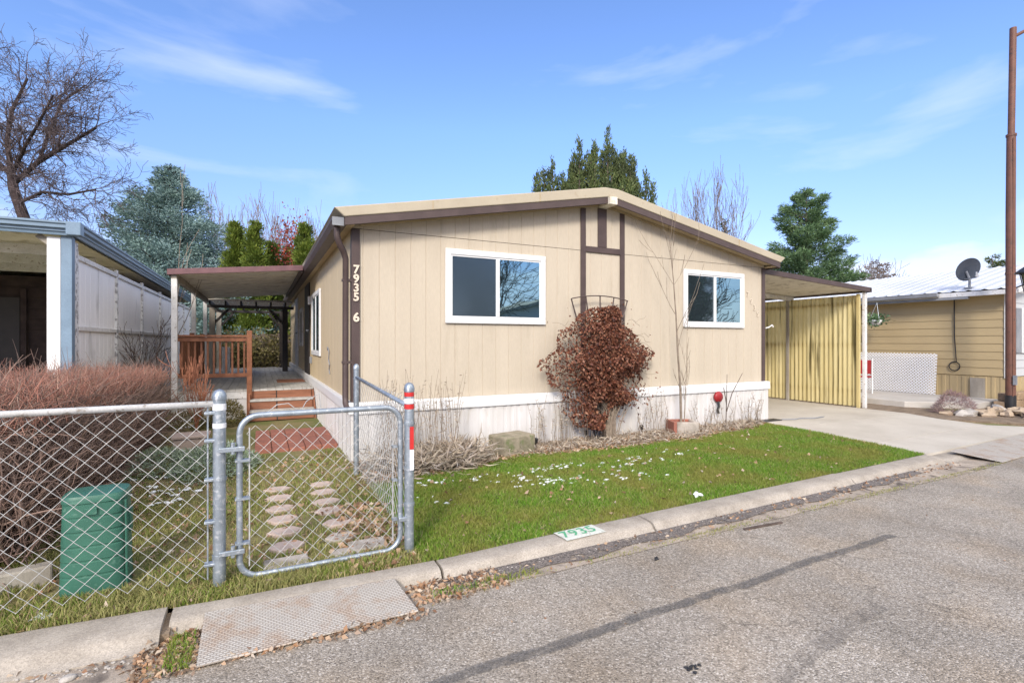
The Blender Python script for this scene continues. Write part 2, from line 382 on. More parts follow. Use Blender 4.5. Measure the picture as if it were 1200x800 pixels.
def add_trans(m, f, c):
    nt = m.node_tree; N = nt.nodes; b = N['Principled BSDF']; tr = N.new('ShaderNodeBsdfTranslucent'); src = b.inputs['Base Color'].links[0].from_socket
    nt.links.new(src, tr.inputs['Color']); ms = N.new('ShaderNodeMixShader'); ms.inputs[0].default_value = f
    nt.links.new(b.outputs[0], ms.inputs[1]); nt.links.new(tr.outputs[0], ms.inputs[2]); nt.links.new(ms.outputs[0], N['Material Output'].inputs['Surface'])
add_trans(mt['yellow'], .4, None)
mt['weather_wood'] = M('weathered_grey_wood', (.36,.33,.28), (.25,.22,.18), scale=5, rough=.8, stretch=(1,1,.3))
mt['concrete'] = concrete('kerb_concrete', (.40,.355,.30), (.27,.235,.195), 3.2, .18)
mt['drive'] = concrete('driveway_concrete', (.50,.46,.40), (.41,.37,.315), 1.1, .06)
mt['patio'] = concrete('patio_concrete', (.50,.47,.43), (.41,.38,.34), 1.3, .06)
mt['gutterpan'] = concrete('gutter_concrete', (.43,.36,.29), (.28,.235,.19), 2.6, .22, stain=(.12,.1,.085))
mt['asphalt'] = asphalt()
mt['tar'] = stripmat('worn_tar_band', (.07,.068,.066), (.22,.20,.18), cover=.52, scale=7, soft=.22, edge=(0,.06))
mt['tar2'] = stripmat('dark_tyre_scuff', (.12,.11,.10), (.24,.215,.19), cover=.30, scale=3, soft=.3, edge=(0,.09))
mt['aggregate'] = stripmat('broken_dark_asphalt_fill', (.045,.04,.038), (.26,.22,.19), cover=.62, scale=6, soft=.04)
mt['soil'] = M('leafy_soil', (.24,.18,.125), (.15,.11,.075), scale=5, rough=.95, fine=.3, fscale=70, bump=.012, bscale=30)
mt['turfsoil'] = M('soil_under_turf', (.12,.14,.035), (.23,.18,.09), scale=1.6, rough=.95, fine=.3, fscale=60, bump=.01, bscale=30)
mt['field'] = M('distant_ground', (.14,.13,.075), (.1,.1,.05), scale=.1, rough=.95)
mt['brick'] = M('red_paving_brick', (.32,.125,.085), (.24,.10,.075), scale=9, rough=.85, fine=.25, bump=.002, bscale=60)
mt['pinkstone'] = M('pink_stepping_stone', (.50,.39,.33), (.40,.32,.275), scale=7, rough=.9, fine=.15, bump=.002, bscale=70)
mt['greystone'] = M('grey_stepping_stone', (.44,.39,.34), (.27,.24,.2), scale=7, rough=.9, fine=.15, bump=.002)
mt['blockstone'] = M('mossy_concrete_block', (.30,.255,.19), (.17,.155,.10), scale=6, rough=.95, bump=.006, bscale=35, c3=(.14,.16,.07), s3=9, lo3=.55, hi3=.7)
mt['boxgreen'] = M('green_utility_plastic', (.045,.15,.105), (.035,.12,.085), scale=6, rough=.45, fine=.05, c3=(.09,.2,.15), s3=26, lo3=.62, hi3=.72)
mt['plate'] = None
mt['rustpole'] = M('rust_brown_pole_paint', (.17,.075,.05), (.13,.06,.042), scale=5, rough=.6, c3=(.08,.05,.04), s3=20, lo3=.6, hi3=.7)
mt['black'] = M('black_metal', (.02,.02,.022), (.03,.03,.032), rough=.45)
mt['tansiding'] = M('tan_lap_siding', (.44,.34,.185), (.39,.30,.165), scale=1, rough=.65, fine=.04)
mt['greysiding'] = M('pale_grey_lap_siding', (.52,.53,.54), (.46,.47,.48), scale=1, rough=.6, fine=.04)
mt['whiteroof'] = M('white_ribbed_roof_metal', (.60,.61,.63), (.54,.55,.57), scale=1, rough=.4, fine=.03)
mt['greymetal'] = M('grey_gutter_metal', (.20,.21,.23), (.26,.27,.29), scale=4, rough=.45)
mt['dish'] = M('grey_dish_paint', (.045,.055,.075), (.06,.07,.09), rough=.4)
mt['red'] = M('red_plastic', (.33,.02,.025), (.27,.018,.022), rough=.4)
mt['rock'] = M('tan_field_stone', (.44,.35,.25), (.33,.24,.17), scale=6, rough=.9, bump=.006, bscale=25, fine=.2)
mt['rock2'] = M('grey_field_stone', (.45,.42,.38), (.33,.30,.27), scale=6, rough=.9, bump=.006, bscale=25, fine=.2)
mt['retain'] = M('tan_retaining_block', (.34,.24,.15), (.27,.19,.12), scale=9, rough=.95, bump=.006, bscale=35, fine=.25)
mt['snow'] = M('old_snow', (.85,.87,.9), (.74,.77,.82), scale=20, rough=.55, fine=.05, bump=.006, bscale=60)
mt['bark'] = M('grey_brown_bark', (.12,.09,.075), (.075,.055,.045), scale=6, rough=.95, bump=.01, bscale=18, stretch=(2,2,.5))
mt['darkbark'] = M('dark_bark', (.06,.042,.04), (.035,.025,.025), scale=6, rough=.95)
mt['palebark'] = M('pale_sapling_bark', (.27,.22,.17), (.17,.13,.10), scale=14, rough=.85)
mt['greytwig'] = M('grey_twigs', (.23,.19,.17), (.16,.13,.12), scale=6, rough=.9)
mt['straw'] = leafmat('dry_straw', [(.42,.34,.25),(.5,.43,.34),(.26,.2,.15),(.5,.45,.4)], trans=.15)
mt['litter'] = leafmat('dead_leaves', [(.32,.17,.09),(.46,.33,.22),(.22,.11,.06),(.5,.42,.33),(.38,.2,.1)], trans=.1)
mt['spruce'] = leafmat('blue_spruce_needles', [(.10,.18,.175),(.22,.33,.325),(.31,.43,.43),(.14,.23,.22),(.42,.54,.54)], trans=.15, big=(.16,.24,.2), bigscale=1.1)
mt['arbor'] = leafmat('arborvitae_foliage', [(.08,.13,.02),(.17,.23,.035),(.25,.29,.05),(.09,.16,.025)], trans=.2, big=(.06,.09,.015), bigscale=1.3)
mt['juniper'] = leafmat('juniper_foliage', [(.07,.11,.04),(.12,.16,.055),(.17,.2,.07),(.05,.08,.03)], trans=.15, big=(.05,.065,.03), bigscale=1.1)
mt['pine'] = leafmat('pine_needles', [(.09,.17,.075),(.16,.27,.12),(.25,.36,.17),(.06,.11,.05)], trans=.15, big=(.06,.11,.055), bigscale=.9)
mt['redleaf'] = leafmat('red_brown_leaves', [(.25,.05,.035),(.35,.08,.05),(.18,.04,.03)], trans=.2)
mt['vine'] = leafmat('dried_vine_leaves', [(.085,.03,.022),(.15,.05,.03),(.23,.085,.045),(.05,.022,.018),(.33,.16,.095),(.12,.04,.027)], trans=.12)
mt['olive'] = leafmat('olive_bush_leaves', [(.17,.15,.05),(.25,.21,.08),(.12,.11,.04),(.3,.24,.13)], trans=.15)
mt['silver'] = leafmat('silver_green_foliage', [(.26,.33,.22),(.35,.42,.33),(.2,.27,.12),(.42,.47,.42)], trans=.15)
mt['hedgetwig'] = leafmat('hedge_twigs', [(.17,.12,.10),(.26,.18,.145),(.33,.22,.175),(.12,.085,.07)], trans=0)
mt['hedgetop'] = leafmat('red_hedge_twig_tips', [(.33,.14,.10),(.40,.20,.15),(.25,.12,.09),(.45,.28,.21)], trans=0)
mt['grass'] = leafmat('lawn_grass_blades', [(.085,.20,.015),(.13,.28,.022),(.18,.33,.03),(.28,.32,.07),(.10,.23,.018),(.42,.36,.18)], trans=.3, big=(.26,.25,.06), bigscale=1.6, spec=.25)
mt['yardgrass'] = leafmat('sparse_yard_grass', [(.13,.22,.025),(.2,.27,.04),(.36,.31,.13),(.45,.36,.2),(.16,.23,.04)], trans=.25, big=(.30,.29,.11), bigscale=2.2, spec=.2)
mt['whitepaint'] = stripmat('worn_white_kerb_paint', (.60,.62,.56), (.50,.51,.45), cover=.60, scale=12, soft=.06)
mt['greenpaint'] = stripmat('worn_green_stencil_paint', (.07,.32,.16), (.10,.34,.19), cover=.74, scale=22, soft=.05)
mt['numeral'] = M('cream_metal_numerals', (.66,.58,.47), (.6,.5,.4), rough=.5)
mt['numeral_dull'] = M('beige_painted_numerals', (.60,.53,.43), (.56,.48,.38), rough=.5)

def platemat():
    m, nt, b = newmat('rusted_tread_plate'); N = nt.nodes; Lk = nt.links
    tc = N.new('ShaderNodeTexCoord')
    nz = N.new('ShaderNodeTexNoise'); nz.inputs['Scale'].default_value = 4.5; nz.inputs['Detail'].default_value = 9; nz.inputs['Roughness'].default_value = .65; Lk.new(tc.outputs['Object'], nz.inputs['Vector'])
    rp = N.new('ShaderNodeMapRange'); rp.inputs[1].default_value = .47; rp.inputs[2].default_value = .68; Lk.new(nz.outputs[0], rp.inputs[0])
    mx = N.new('ShaderNodeMix'); mx.data_type = 'RGBA'; mx.inputs[6].default_value = (.56,.52,.46,1); mx.inputs[7].default_value = (.46,.31,.20,1); Lk.new(rp.outputs[0], mx.inputs[0])
    br = N.new('ShaderNodeTexBrick'); br.inputs['Scale'].default_value = 20; br.inputs['Mortar Size'].default_value = .06; br.inputs['Brick Width'].default_value = .55; br.inputs['Row Height'].default_value = .3
    br.inputs['Color1'].default_value = (1,1,1,1); br.inputs['Color2'].default_value = (.85,.85,.85,1); br.inputs['Mortar'].default_value = (.42,.38,.35,1)
    Lk.new(tc.outputs['Object'], br.inputs['Vector'])
    m2 = N.new('ShaderNodeMix'); m2.data_type = 'RGBA'; m2.blend_type = 'MULTIPLY'; m2.inputs[0].default_value = .75; Lk.new(mx.outputs[2], m2.inputs[6]); Lk.new(br.outputs[0], m2.inputs[7])
    Lk.new(m2.outputs[2], b.inputs['Base Color']); b.inputs['Roughness'].default_value = .65; b.inputs['Metallic'].default_value = .15
    bp = N.new('ShaderNodeBump'); bp.inputs['Distance'].default_value = .003; Lk.new(br.outputs[1], bp.inputs['Height']); bp.invert = True; Lk.new(bp.outputs[0], b.inputs['Normal'])
    return m
mt['plate'] = platemat()

# ------------------------------------------------------------------ light & sky
SUN = Vector((-.50, -.66, .48)).normalized()
el = math.asin(SUN.z); az = math.atan2(SUN.x, SUN.y)
sun = bpy.data.lights.new('sun', 'SUN'); sun.energy = 2.0; sun.angle = R(13); sun.color = (1, .925, .83)
so = bpy.data.objects.new('sun', sun); col.objects.link(so); so.rotation_euler = SUN.to_track_quat('Z', 'Y').to_euler()
w = bpy.data.worlds.new('World'); scene.world = w; w.use_nodes = True
N = w.node_tree.nodes; Lk = w.node_tree.links; bg = N['Background']
sky = N.new('ShaderNodeTexSky'); sky.sky_type = 'NISHITA'; sky.sun_disc = False; sky.sun_elevation = el; sky.sun_rotation = az
sky.air_density = 1.0; sky.dust_density = .35; sky.ozone_density = 2.5
tc = N.new('ShaderNodeTexCoord')
mp = N.new('ShaderNodeMapping'); mp.inputs['Scale'].default_value = (1.2, 1.6, 5.5); mp.inputs['Rotation'].default_value = (.25, .3, .2); Lk.new(tc.outputs['Generated'], mp.inputs[0])
nz = N.new('ShaderNodeTexNoise'); nz.inputs['Scale'].default_value = 1.5; nz.inputs['Detail'].default_value = 9; nz.inputs['Roughness'].default_value = .52; nz.inputs['Distortion'].default_value = .35; Lk.new(mp.outputs[0], nz.inputs['Vector'])
r1 = N.new('ShaderNodeMapRange'); r1.inputs[1].default_value = .54; r1.inputs[2].default_value = .78; r1.inputs[3].default_value = 0; r1.inputs[4].default_value = .5; Lk.new(nz.outputs[0], r1.inputs[0])
# low cumulus near the horizon
mp2 = N.new('ShaderNodeMapping'); mp2.inputs['Scale'].default_value = (3.2, 3.2, 9.0); mp2.inputs['Location'].default_value = (3.3, 1.2, 0); Lk.new(tc.outputs['Generated'], mp2.inputs[0])
n2 = N.new('ShaderNodeTexNoise'); n2.inputs['Scale'].default_value = 1.5; n2.inputs['Detail'].default_value = 8; n2.inputs['Roughness'].default_value = .55; Lk.new(mp2.outputs[0], n2.inputs['Vector'])
sp = N.new('ShaderNodeSeparateXYZ'); Lk.new(tc.outputs['Generated'], sp.inputs[0])
hz = N.new('ShaderNodeMapRange'); hz.inputs[1].default_value = .10; hz.inputs[2].default_value = .30; hz.inputs[3].default_value = .10; hz.inputs[4].default_value = -.45; Lk.new(sp.outputs[2], hz.inputs[0])
ad = N.new('ShaderNodeMath'); ad.operation = 'ADD'; Lk.new(n2.outputs[0], ad.inputs[0]); Lk.new(hz.outputs[0], ad.inputs[1])
r2 = N.new('ShaderNodeMapRange'); r2.inputs[1].default_value = .50; r2.inputs[2].default_value = .62; r2.inputs[4].default_value = .6; Lk.new(ad.outputs[0], r2.inputs[0])
mxm = N.new('ShaderNodeMath'); mxm.operation = 'MAXIMUM'; Lk.new(r1.outputs[0], mxm.inputs[0]); Lk.new(r2.outputs[0], mxm.inputs[1])
hs = N.new('ShaderNodeHueSaturation'); hs.inputs['Saturation'].default_value = 1.12; hs.inputs['Value'].default_value = 1.0; Lk.new(sky.outputs[0], hs.inputs['Color'])
tn = N.new('ShaderNodeMix'); tn.data_type = 'RGBA'; tn.blend_type = 'MULTIPLY'; tn.inputs[0].default_value = 1; tn.inputs[7].default_value = (.98, .885, 1.0, 1); Lk.new(hs.outputs[0], tn.inputs[6])
mx = N.new('ShaderNodeMix'); mx.data_type = 'RGBA'; mx.inputs[7].default_value = (3.7, 3.95, 4.6, 1); Lk.new(mxm.outputs[0], mx.inputs[0]); hzd = N.new('ShaderNodeMapRange'); hzd.inputs[1].default_value = 0; hzd.inputs[2].default_value = .38; hzd.inputs[3].default_value = 1; hzd.inputs[4].default_value = 0; Lk.new(sp.outputs[2], hzd.inputs[0])
hzs = N.new('ShaderNodeMix'); hzs.data_type = 'RGBA'; hzs.blend_type = 'MULTIPLY'; hzs.inputs[7].default_value = (.62, .535, .585, 1); Lk.new(tn.outputs[2], hzs.inputs[6]); Lk.new(hzd.outputs[0], hzs.inputs[0])
Lk.new(hzs.outputs[2], mx.inputs[6])
dp = N.new('ShaderNodeVectorMath'); dp.operation = 'DOT_PRODUCT'; dp.inputs[1].default_value = (.25, -1.0, .55); Lk.new(tc.outputs['Generated'], dp.inputs[0])  # bright cloud bank behind the camera, added out of view as soft fill
n4 = N.new('ShaderNodeTexNoise'); n4.inputs['Scale'].default_value = 2.2; n4.inputs['Detail'].default_value = 7; Lk.new(mp.outputs[0], n4.inputs['Vector'])
a4 = N.new('ShaderNodeMath'); a4.operation = 'MULTIPLY_ADD'; a4.inputs[1].default_value = .55; Lk.new(dp.outputs['Value'], a4.inputs[0]); Lk.new(n4.outputs[0], a4.inputs[2])
r4 = N.new('ShaderNodeMapRange'); r4.inputs[1].default_value = .78; r4.inputs[2].default_value = .95; Lk.new(a4.outputs[0], r4.inputs[0])
up4 = N.new('ShaderNodeMapRange'); up4.inputs[1].default_value = .22; up4.inputs[2].default_value = .42; Lk.new(sp.outputs[2], up4.inputs[0])
m4 = N.new('ShaderNodeMath'); m4.operation = 'MULTIPLY'; Lk.new(r4.outputs[0], m4.inputs[0]); Lk.new(up4.outputs[0], m4.inputs[1])
mx4 = N.new('ShaderNodeMix'); mx4.data_type = 'RGBA'; mx4.inputs[7].default_value = (8.2, 7.9, 7.6, 1); Lk.new(m4.outputs[0], mx4.inputs[0]); Lk.new(mx.outputs[2], mx4.inputs[6])
Lk.new(mx4.outputs[2], bg.inputs['Color']); bg.inputs['Strength'].default_value = .15
scene.view_settings.view_transform = 'Standard'; scene.view_settings.look = 'None'; scene.view_settings.gamma = 1; scene.view_settings.use_curve_mapping = False
scene.view_settings.exposure = .96

# ------------------------------------------------------------------ ground, road, kerb
KX = [-60, -6, -1.2, -.2, 1.12, 2.3, 8.1, 20, 90]
KY = [3.75, 3.6, 3.50, 3.44, 3.39, 3.455, 3.63, 3.95, 5.5]
def kerbY(x): return float(np.interp(x, KX, KY))
def kerbW(x): return float(np.interp(x, [-1.5, -.47, -.43, 1.2, 2.4, 8], [.28, .26, .16, .16, .205, .22]))
def edgeY(x): return float(np.interp(x, [-60, -1, 1, 8, 12, 90], [3.0, 2.88, 2.97, 3.0, 3.2, 4.9]))
def sheet(name, xs, yfun0, yfun1, z0, z1, mat, ny=1, kind='structure', bump=0):
    mb = MB(); vs = []; fs = []
    for x in xs:
        for j in range(ny+1):
            t = j/ny; y = yfun0(x)*(1-t)+yfun1(x)*t
            z = z0*(1-t)+z1*t + (bump*noise.noise(Vector((x*1.7, y*1.7, 0))) if 0 < j < ny else 0)
            vs.append((x, y, z))
    n = ny+1
    for i in range(len(xs)-1):
        for j in range(ny):
            fs.append((i*n+j, (i+1)*n+j, (i+1)*n+j+1, i*n+j+1))
    mb.add(vs, fs); return mb.build(name, mat, kind=kind, smooth=True)
MB().box(-500, 500, -500, 500, -.6, -.32).build('ground', mt['field'], kind='structure')
xs = [-90, -40, -20]+[x*.5 for x in range(-24, 44)]+[24, 32, 50, 90]
sheet('road', xs, lambda x: -4.2, lambda x: edgeY(x)+.05, -.075, -.107, mt['asphalt'])
xf = [-60+i*2 for i in range(25)]+[-10+i*.25 for i in range(80)]+[10+i*1.0 for i in range(60)]
# yard terrain: a gentle rise from the kerb to the homes
def yardz(x, y):
    t = min(1, max(0, (y-kerbY(x)-.02)/1.4)); return -.055+.05*t + (.010*noise.noise(Vector((x*1.7, y*1.7, 0))) if t > 0 else 0)
mb = MB(); ysn = [0, .12, .3, .5, .75, 1, 1.3, 1.6, 2, 2.4, 2.8, 3.4, 4, 5, 6.5, 9, 14, 25, 60, 160]
vs = []; fs = []
for x in xf:
    for dy in ysn:
        y = kerbY(x)+.004+dy; vs.append((x, y, yardz(x, y)))
n = len(ysn)
for i in range(len(xf)-1):
    for j in range(n-1): fs.append((i*n+j, (i+1)*n+j, (i+1)*n+j+1, i*n+j+1))
mb.add(vs, fs); mb.build('yard_ground', mt['turfsoil'], kind='structure', smooth=True)
# kerb: rolled top, face, gutter pan in one swept profile with cast joints
prof = [(0, -.30), (0, -.052), (-.02, -.045), (-.15, -.049), (-.185, -.055), (-.205, -.066), (-.225, -.093), (-.245, -.106), (-.27, -.113), (-.275, -.3)]
def kerb(x0, x1, dz=0, drop=0):
    mb = MB(); xs = np.linspace(x0, x1, max(2, int(abs(x1-x0)/.25)+1)); vs = []; fs = []
    for x in xs:
        for (dy, z) in prof:
            wob = .0025*noise.noise(Vector((x*2.1, dy*20, 3)))
            zz = z+dz+wob
            if drop and z > -.2: zz = z*(1-drop)+(-.10)*drop+wob
            vs.append((x, kerbY(x)+dy*kerbW(x)/.205+wob, zz))
    n = len(prof)
    for i in range(len(xs)-1):
        for j in range(n-1): fs.append((i*n+j+1, (i+1)*n+j+1, (i+1)*n+j, i*n+j))
    fs.append(tuple(range(n))); fs.append(tuple((len(xs)-1)*n+k for k in range(n))[::-1])
    return mb.add(vs, fs).build('kerb', mt['concrete'], kind='structure', smooth=True, sharp=50)
for a, b_, dz, dr in [(-30,-9.01,0,0),(-9,-6.01,.003,0),(-6,-3.01,0,0),(-3,-.47,.012,0),(-.44,1.08,0,.0),(1.1,2.94,-.002,0),(2.96,5.89,.002,0),(5.91,8.0,.0,.1),(8.02,12.6,-.004,.55),(12.62,18,0,0),(18.02,40,0,0)]:
    kerb(a, b_, dz, dr)
gx = [-30+i for i in range(24)]+[-6+i*.25 for i in range(100)]+[20, 30, 60]
sheet('gutter_pan', gx, lambda x: edgeY(x)-.01+.03*noise.noise(Vector((x*2.5, 0, 0))), lambda x: kerbY(x)-kerbW(x)*1.2, -.102, -.111, mt['gutterpan'], ny=3, bump=.004)
sheet('broken_asphalt_fill', [1.0+i*.1 for i in range(62)], lambda x: kerbY(x)-.40+.07*noise.noise(Vector((x*2.5, 7, 0))), lambda x: kerbY(x)-kerbW(x)*1.2, -.098, -.103, mt['aggregate'])
# far side of the street
MB().box(-90, 90, -4.5, -4.2, -.3, -.03).build('kerb', mt['concrete'], kind='structure', bevel=.02)
sheet('yard_ground', [-90, 0, 90], lambda x: -90, lambda x: -4.5, -.04, -.04, mt['turfsoil'])
# old tar band along the road and a scuff at the right
def strip(name, pts, w, mat, z):
    # straight strip with own local frame so that the material fades across its width
    a = Vector(pts[0]); b_ = Vector(pts[1]); d = b_-a; L = d.length; mb = MB()
    n = 16
    vs = [(L*i/n, s*w, 0) for i in range(n+1) for s in (-1, 1)]
    mb.add(vs, [(2*i, 2*i+2, 2*i+3, 2*i+1) for i in range(n)])
    o = mb.build(name, mat, kind='structure'); o.location = (a.x, a.y, z); o.rotation_euler = (0, 0, math.atan2(d.y, d.x)); return o
def roadz(x, y): return -.075-.032*min(1, (y+4.2)/(edgeY(x)+.05+4.2))
strip('tar_band', [(-1.5, 2.20), (4.6, 2.29)], .09, mt['tar'], roadz(2, 2.25)+.005)
strip('tyre_scuff', [(2.15, 1.55), (3.3, 1.73)], .09, mt['tar2'], roadz(2, 1.6)+.005)
# driveway
dl = [(8.02, 3.60), (8.14, 6.3), (8.5, 6.3), (8.5, 16), (11.75, 16), (11.75, 6.0), (11.6, 4.9), (12.4, 3.74)]
def slab(name, poly, z0, z1, mat, zf=None, **k):
    mb = MB(); n = len(poly)
    vs = [(p[0], p[1], z0) for p in poly]+[(p[0], p[1], (zf(*p) if zf else z1)) for p in poly]
    fs = [tuple(range(n, 2*n)), tuple(range(n))[::-1]]+[(i, (i+1) % n, (i+1) % n+n, i+n) for i in range(n)]
    return mb.add(vs, fs).build(name, mat, **k)
dz = lambda x, y: -.045+.06*min(1, max(0, (y-3.6)/2.0))
slab('driveway', [(8.02,3.60),(12.4,3.74),(11.66,4.30),(8.06,4.30)], -.3, 0, mt['drive'], dz, kind='structure')
slab('driveway', [(8.062,4.312),(11.655,4.312),(11.6,5.0),(11.75,5.6),(8.11,5.6)], -.3, 0, mt['drive'], dz, kind='structure')
slab('driveway', [(8.12,5.612),(11.75,5.612),(11.75,9),(8.4,9),(8.4,6.5),(8.14,6.5)], -.3, 0, mt['drive'], dz, kind='structure')
slab('driveway', [(8.4,9.012),(11.75,9.012),(11.75,16),(8.4,16)], -.3, 0, mt['drive'], dz, kind='structure')
slab('kerb_gap_soil', [(-.475, 3.2), (-.43, 3.2), (-.43, 3.44), (-.475, 3.44)], -.3, -.07, mt['soil'], kind='structure')
slab('rock_bed', [(11.75, 5.45), (11.62, 4.9), (12.42, 3.76), (22, 4.1), (22, 5.3), (12.9, 5.4)], -.3, .0, mt['soil'], kind='structure')
# dirt strip and neighbour's patio
slab('dirt_strip', [(11.76,5.45),(12.9,4.9),(13.2,5.4),(12.9,6.6),(12.9,16),(11.76,16)], -.3, .005, mt['soil'], kind='structure')
slab('patio', [(12.9,6.2),(14.0,5.35),(15.36,5.35),(15.36,16),(12.9,16)], -.3, .13, mt['patio'], kind='structure', bevel=.01)

# ------------------------------------------------------------------ lettering
def text(name, s, size, depth, mat, T, parent=None, extr=.0, bold=0, origin=None, kind=None, spacing=1):
    cu = bpy.data.curves.new('t', 'FONT'); cu.body = s; cu.size = size; cu.extrude = depth; cu.offset = bold; cu.align_x = 'CENTER'; cu.align_y = 'CENTER'; cu.space_character = spacing
    cu.resolution_u = 4
    o = bpy.data.objects.new('t', cu); col.objects.link(o)
    dg = bpy.context.evaluated_depsgraph_get(); me = bpy.data.meshes.new_from_object(o.evaluated_get(dg))
    bpy.data.objects.remove(o); me.name = name
    me.transform(T)
    org = ORG[parent.name] if parent is not None else Vector(origin or (0,0,0))
    me.transform(Matrix.Translation(-org)); me.materials.clear(); me.materials.append(mat)
    ob = bpy.data.objects.new(name, me); col.objects.link(ob)
    if parent is not None: ob.parent = parent
    else: ob.location = org
    ORG[ob.name] = org
    return ob
RX90 = Matrix.Rotation(R(90), 4, 'X')

# ------------------------------------------------------------------ the home
HX0, HX1, HY0, HY1 = 1.012, 8.485, 6.4, 20.4
EZ, RZ = 2.925, 3.65
RXM = (HX0+HX1)/2
def roofz(x): return RZ-abs(x-RXM)*(RZ-EZ)/(RXM-.885)
home = thing('mobile_home', (RXM, HY0, 0), 'beige single storey mobile home with brown trim, white skirting and low gable roof', 'house')
def grooves(L, pitch, gw, gd, jitter=0, seed=0):
    rr = random.Random(seed); s = [(0, 0)]; t = pitch*.6
    while t < L-.05:
        s += [(t, 0), (t+gw*.3, -gd), (t+gw*.7, -gd), (t+gw, 0)]; t += pitch*(1+rr.uniform(-jitter, jitter))
    s.append((L, 0)); return s
SEAM = 2.855
W = HX1-HX0
mb = MB(); mb.profile((HX0, HY0), (HX1, HY0), grooves(W, .2, .012, .006), .60, SEAM-.006)
mb.build('front_wall', mt['siding'], home)
mb = MB(); mb.profile((HX0, HY0-.004), (HX1, HY0-.004), grooves(W, .2, .012, .006, seed=2), SEAM, lambda t: max(SEAM+.002, roofz(HX0+t)-.03))
mb.build('gable_wall', mt['siding'], home)
mb = MB(); mb.box(HX0+.1, HX1-.1, HY0+.01, HY0+.05, SEAM-.01, SEAM+.002); mb.build('wall_seam', mt['brown'], home)
mb = MB(); mb.profile((HX0, HY1), (HX0, HY0), grooves(HY1-HY0, .4, .012, .006), .60, 2.86); mb.build('side_wall', mt['side_siding'], home)
mb = MB(); mb.profile((HX1, HY0), (HX1, HY1), grooves(HY1-HY0, .4, .012, .006), .60, 2.86)
mb.build('side_wall', mt['siding'], home)
mb = MB(); mb.profile((HX1, HY1), (HX0, HY1), grooves(W, .2, .012, .006), .0, lambda t: roofz(HX1-t)-.03); mb.build('rear_wall', mt['siding'], home)
# roof slab, whose top is wider than its underside
top = .125
mb = MB()
mb.prism([(.885, EZ), (RXM, RZ), (8.615, EZ), (8.745, EZ+.10), (RXM+.12, RZ+.125), (RXM-.12, RZ+.125), (.765, EZ+.10)], 6.14, 20.65, 'y')
roof = mb.build('roof', mt['roofmetal'], home, bevel=.012)
for x in (1.95, 3.5, 6.0, 7.5):
    mb = MB(); z = roofz(x); mb.box(x-.004, x+.004, 6.132, 6.139, z+.003, z+.118); mb.build('flashing_joint', mt['soffit'], roof)
# ridge vent and plumbing vent on the roof
mb = MB(); mb.tube([(6.2, 14, 3.4), (6.2, 14, 3.85)], .04, 10); mb.build('vent_pipe', mt['greymetal'], roof)
def rake(xa, xb, name, y0, y1, dt, db, mat):
    mb = MB(); mb.prism([(xa, roofz(xa)-dt), (xb, roofz(xb)-dt), (xb, roofz(xb)-db), (xa, roofz(xa)-db)], y0, y1, 'y')
    return mb.build(name, mat, home)
rake(.89, RXM-.07, 'fascia_board', 6.15, 6.178, .004, .095, mt['brown'])
rake(RXM+.07, 8.61, 'fascia_board', 6.15, 6.178, .004, .095, mt['brown'])
rake(.90, RXM-.07, 'soffit', 6.18, 6.392, .035, .055, mt['soffit'])
rake(RXM+.07, 8.60, 'soffit', 6.18, 6.392, .035, .055, mt['soffit'])
MB().box(RXM-.07, RXM+.07, 6.10, 6.39, RZ-.125, RZ-.012).build('ridge_beam', mt['tan_roofpanel'], home, bevel=.006)
# frieze strips under the soffit on the gable
rake(1.1, RXM-.08, 'frieze_board', 6.375, 6.398, .06, .085, mt['soffit']); rake(RXM+.08, 8.4, 'frieze_board', 6.375, 6.398, .06, .085, mt['soffit'])
# side eaves
for sx, x0, x1, xf_ in ((-1, .90, HX0-.004, .885), (1, HX1+.004, 8.60, 8.595)):
    MB().box(x0, x1, 6.18, 20.6, EZ-.075, EZ-.055).build('eave_soffit', mt['side_siding'], home)
    MB().box(xf_, xf_+.02, 6.18, 20.6, EZ-.10, EZ-.004).build('eave_fascia', mt['brown'], home)
# gutter along the left eave
gt = MB(); gt.prism([(.883, EZ-.005), (.86, EZ-.005), (.86, EZ-.085), (.79, EZ-.085), (.765, EZ-.03), (.765, EZ-.0), (.75, EZ-.0), (.75, EZ-.035), (.78, EZ-.10), (.883, EZ-.10)], 6.2, 20.6, 'y')
gut = gt.build('gutter', mt['brown'], home)
MB().box(.752, .882, 6.185, 6.2, EZ-.10, EZ-.002).build('end_cap', mt['greymetal'], gut)
MB().tube([(.82, 6.30, EZ-.09), (.82, 6.30, EZ-.20), (.84, 6.31, EZ-.27), (.90, 6.36, EZ-.37), (.932, 6.40, EZ-.45), (.932, 6.42, .80), (.932, 6.40, .72), (.94, 6.32, .66)], .037, 8).build('downspout', mt['brown'], home, smooth=True, sharp=50)
for z in (2.2, 1.2): MB().box(.892, 1.005, 6.38, 6.462, z, z+.03).build('downspout_strap', mt['brown'], home)
# corner boards and mock timber strips
def board(x0, x1, z0, z1, y=6.378, mat=None, name='trim_board'):
    return MB().box(x0, x1, y, 6.3985, z0, z1).build(name, mat or mt['brown'], home, bevel=.003)
cb = board(HX0-.012, HX0+.085, .73, 2.845, name='corner_board'); MB().box(HX0-.014, HX0-.002, 6.385, 6.47, .73, 2.84).build('corner_board', mt['brown'], home)
board(HX1-.07, HX1+.012, .73, 2.845, name='corner_board'); MB().box(HX1+.002, HX1+.016, 6.385, 6.47, .73, 2.84).build('corner_board', mt['brown'], home)
board(4.347, 4.436, .80, roofz(4.4)-.09, 6.376); board(5.092, 5.178, .80, roofz(5.14)-.09, 6.376)
board(4.664, 4.826, 2.925, RZ-.13, 6.374); board(4.438, 5.09, 2.835, 2.922, 6.374)
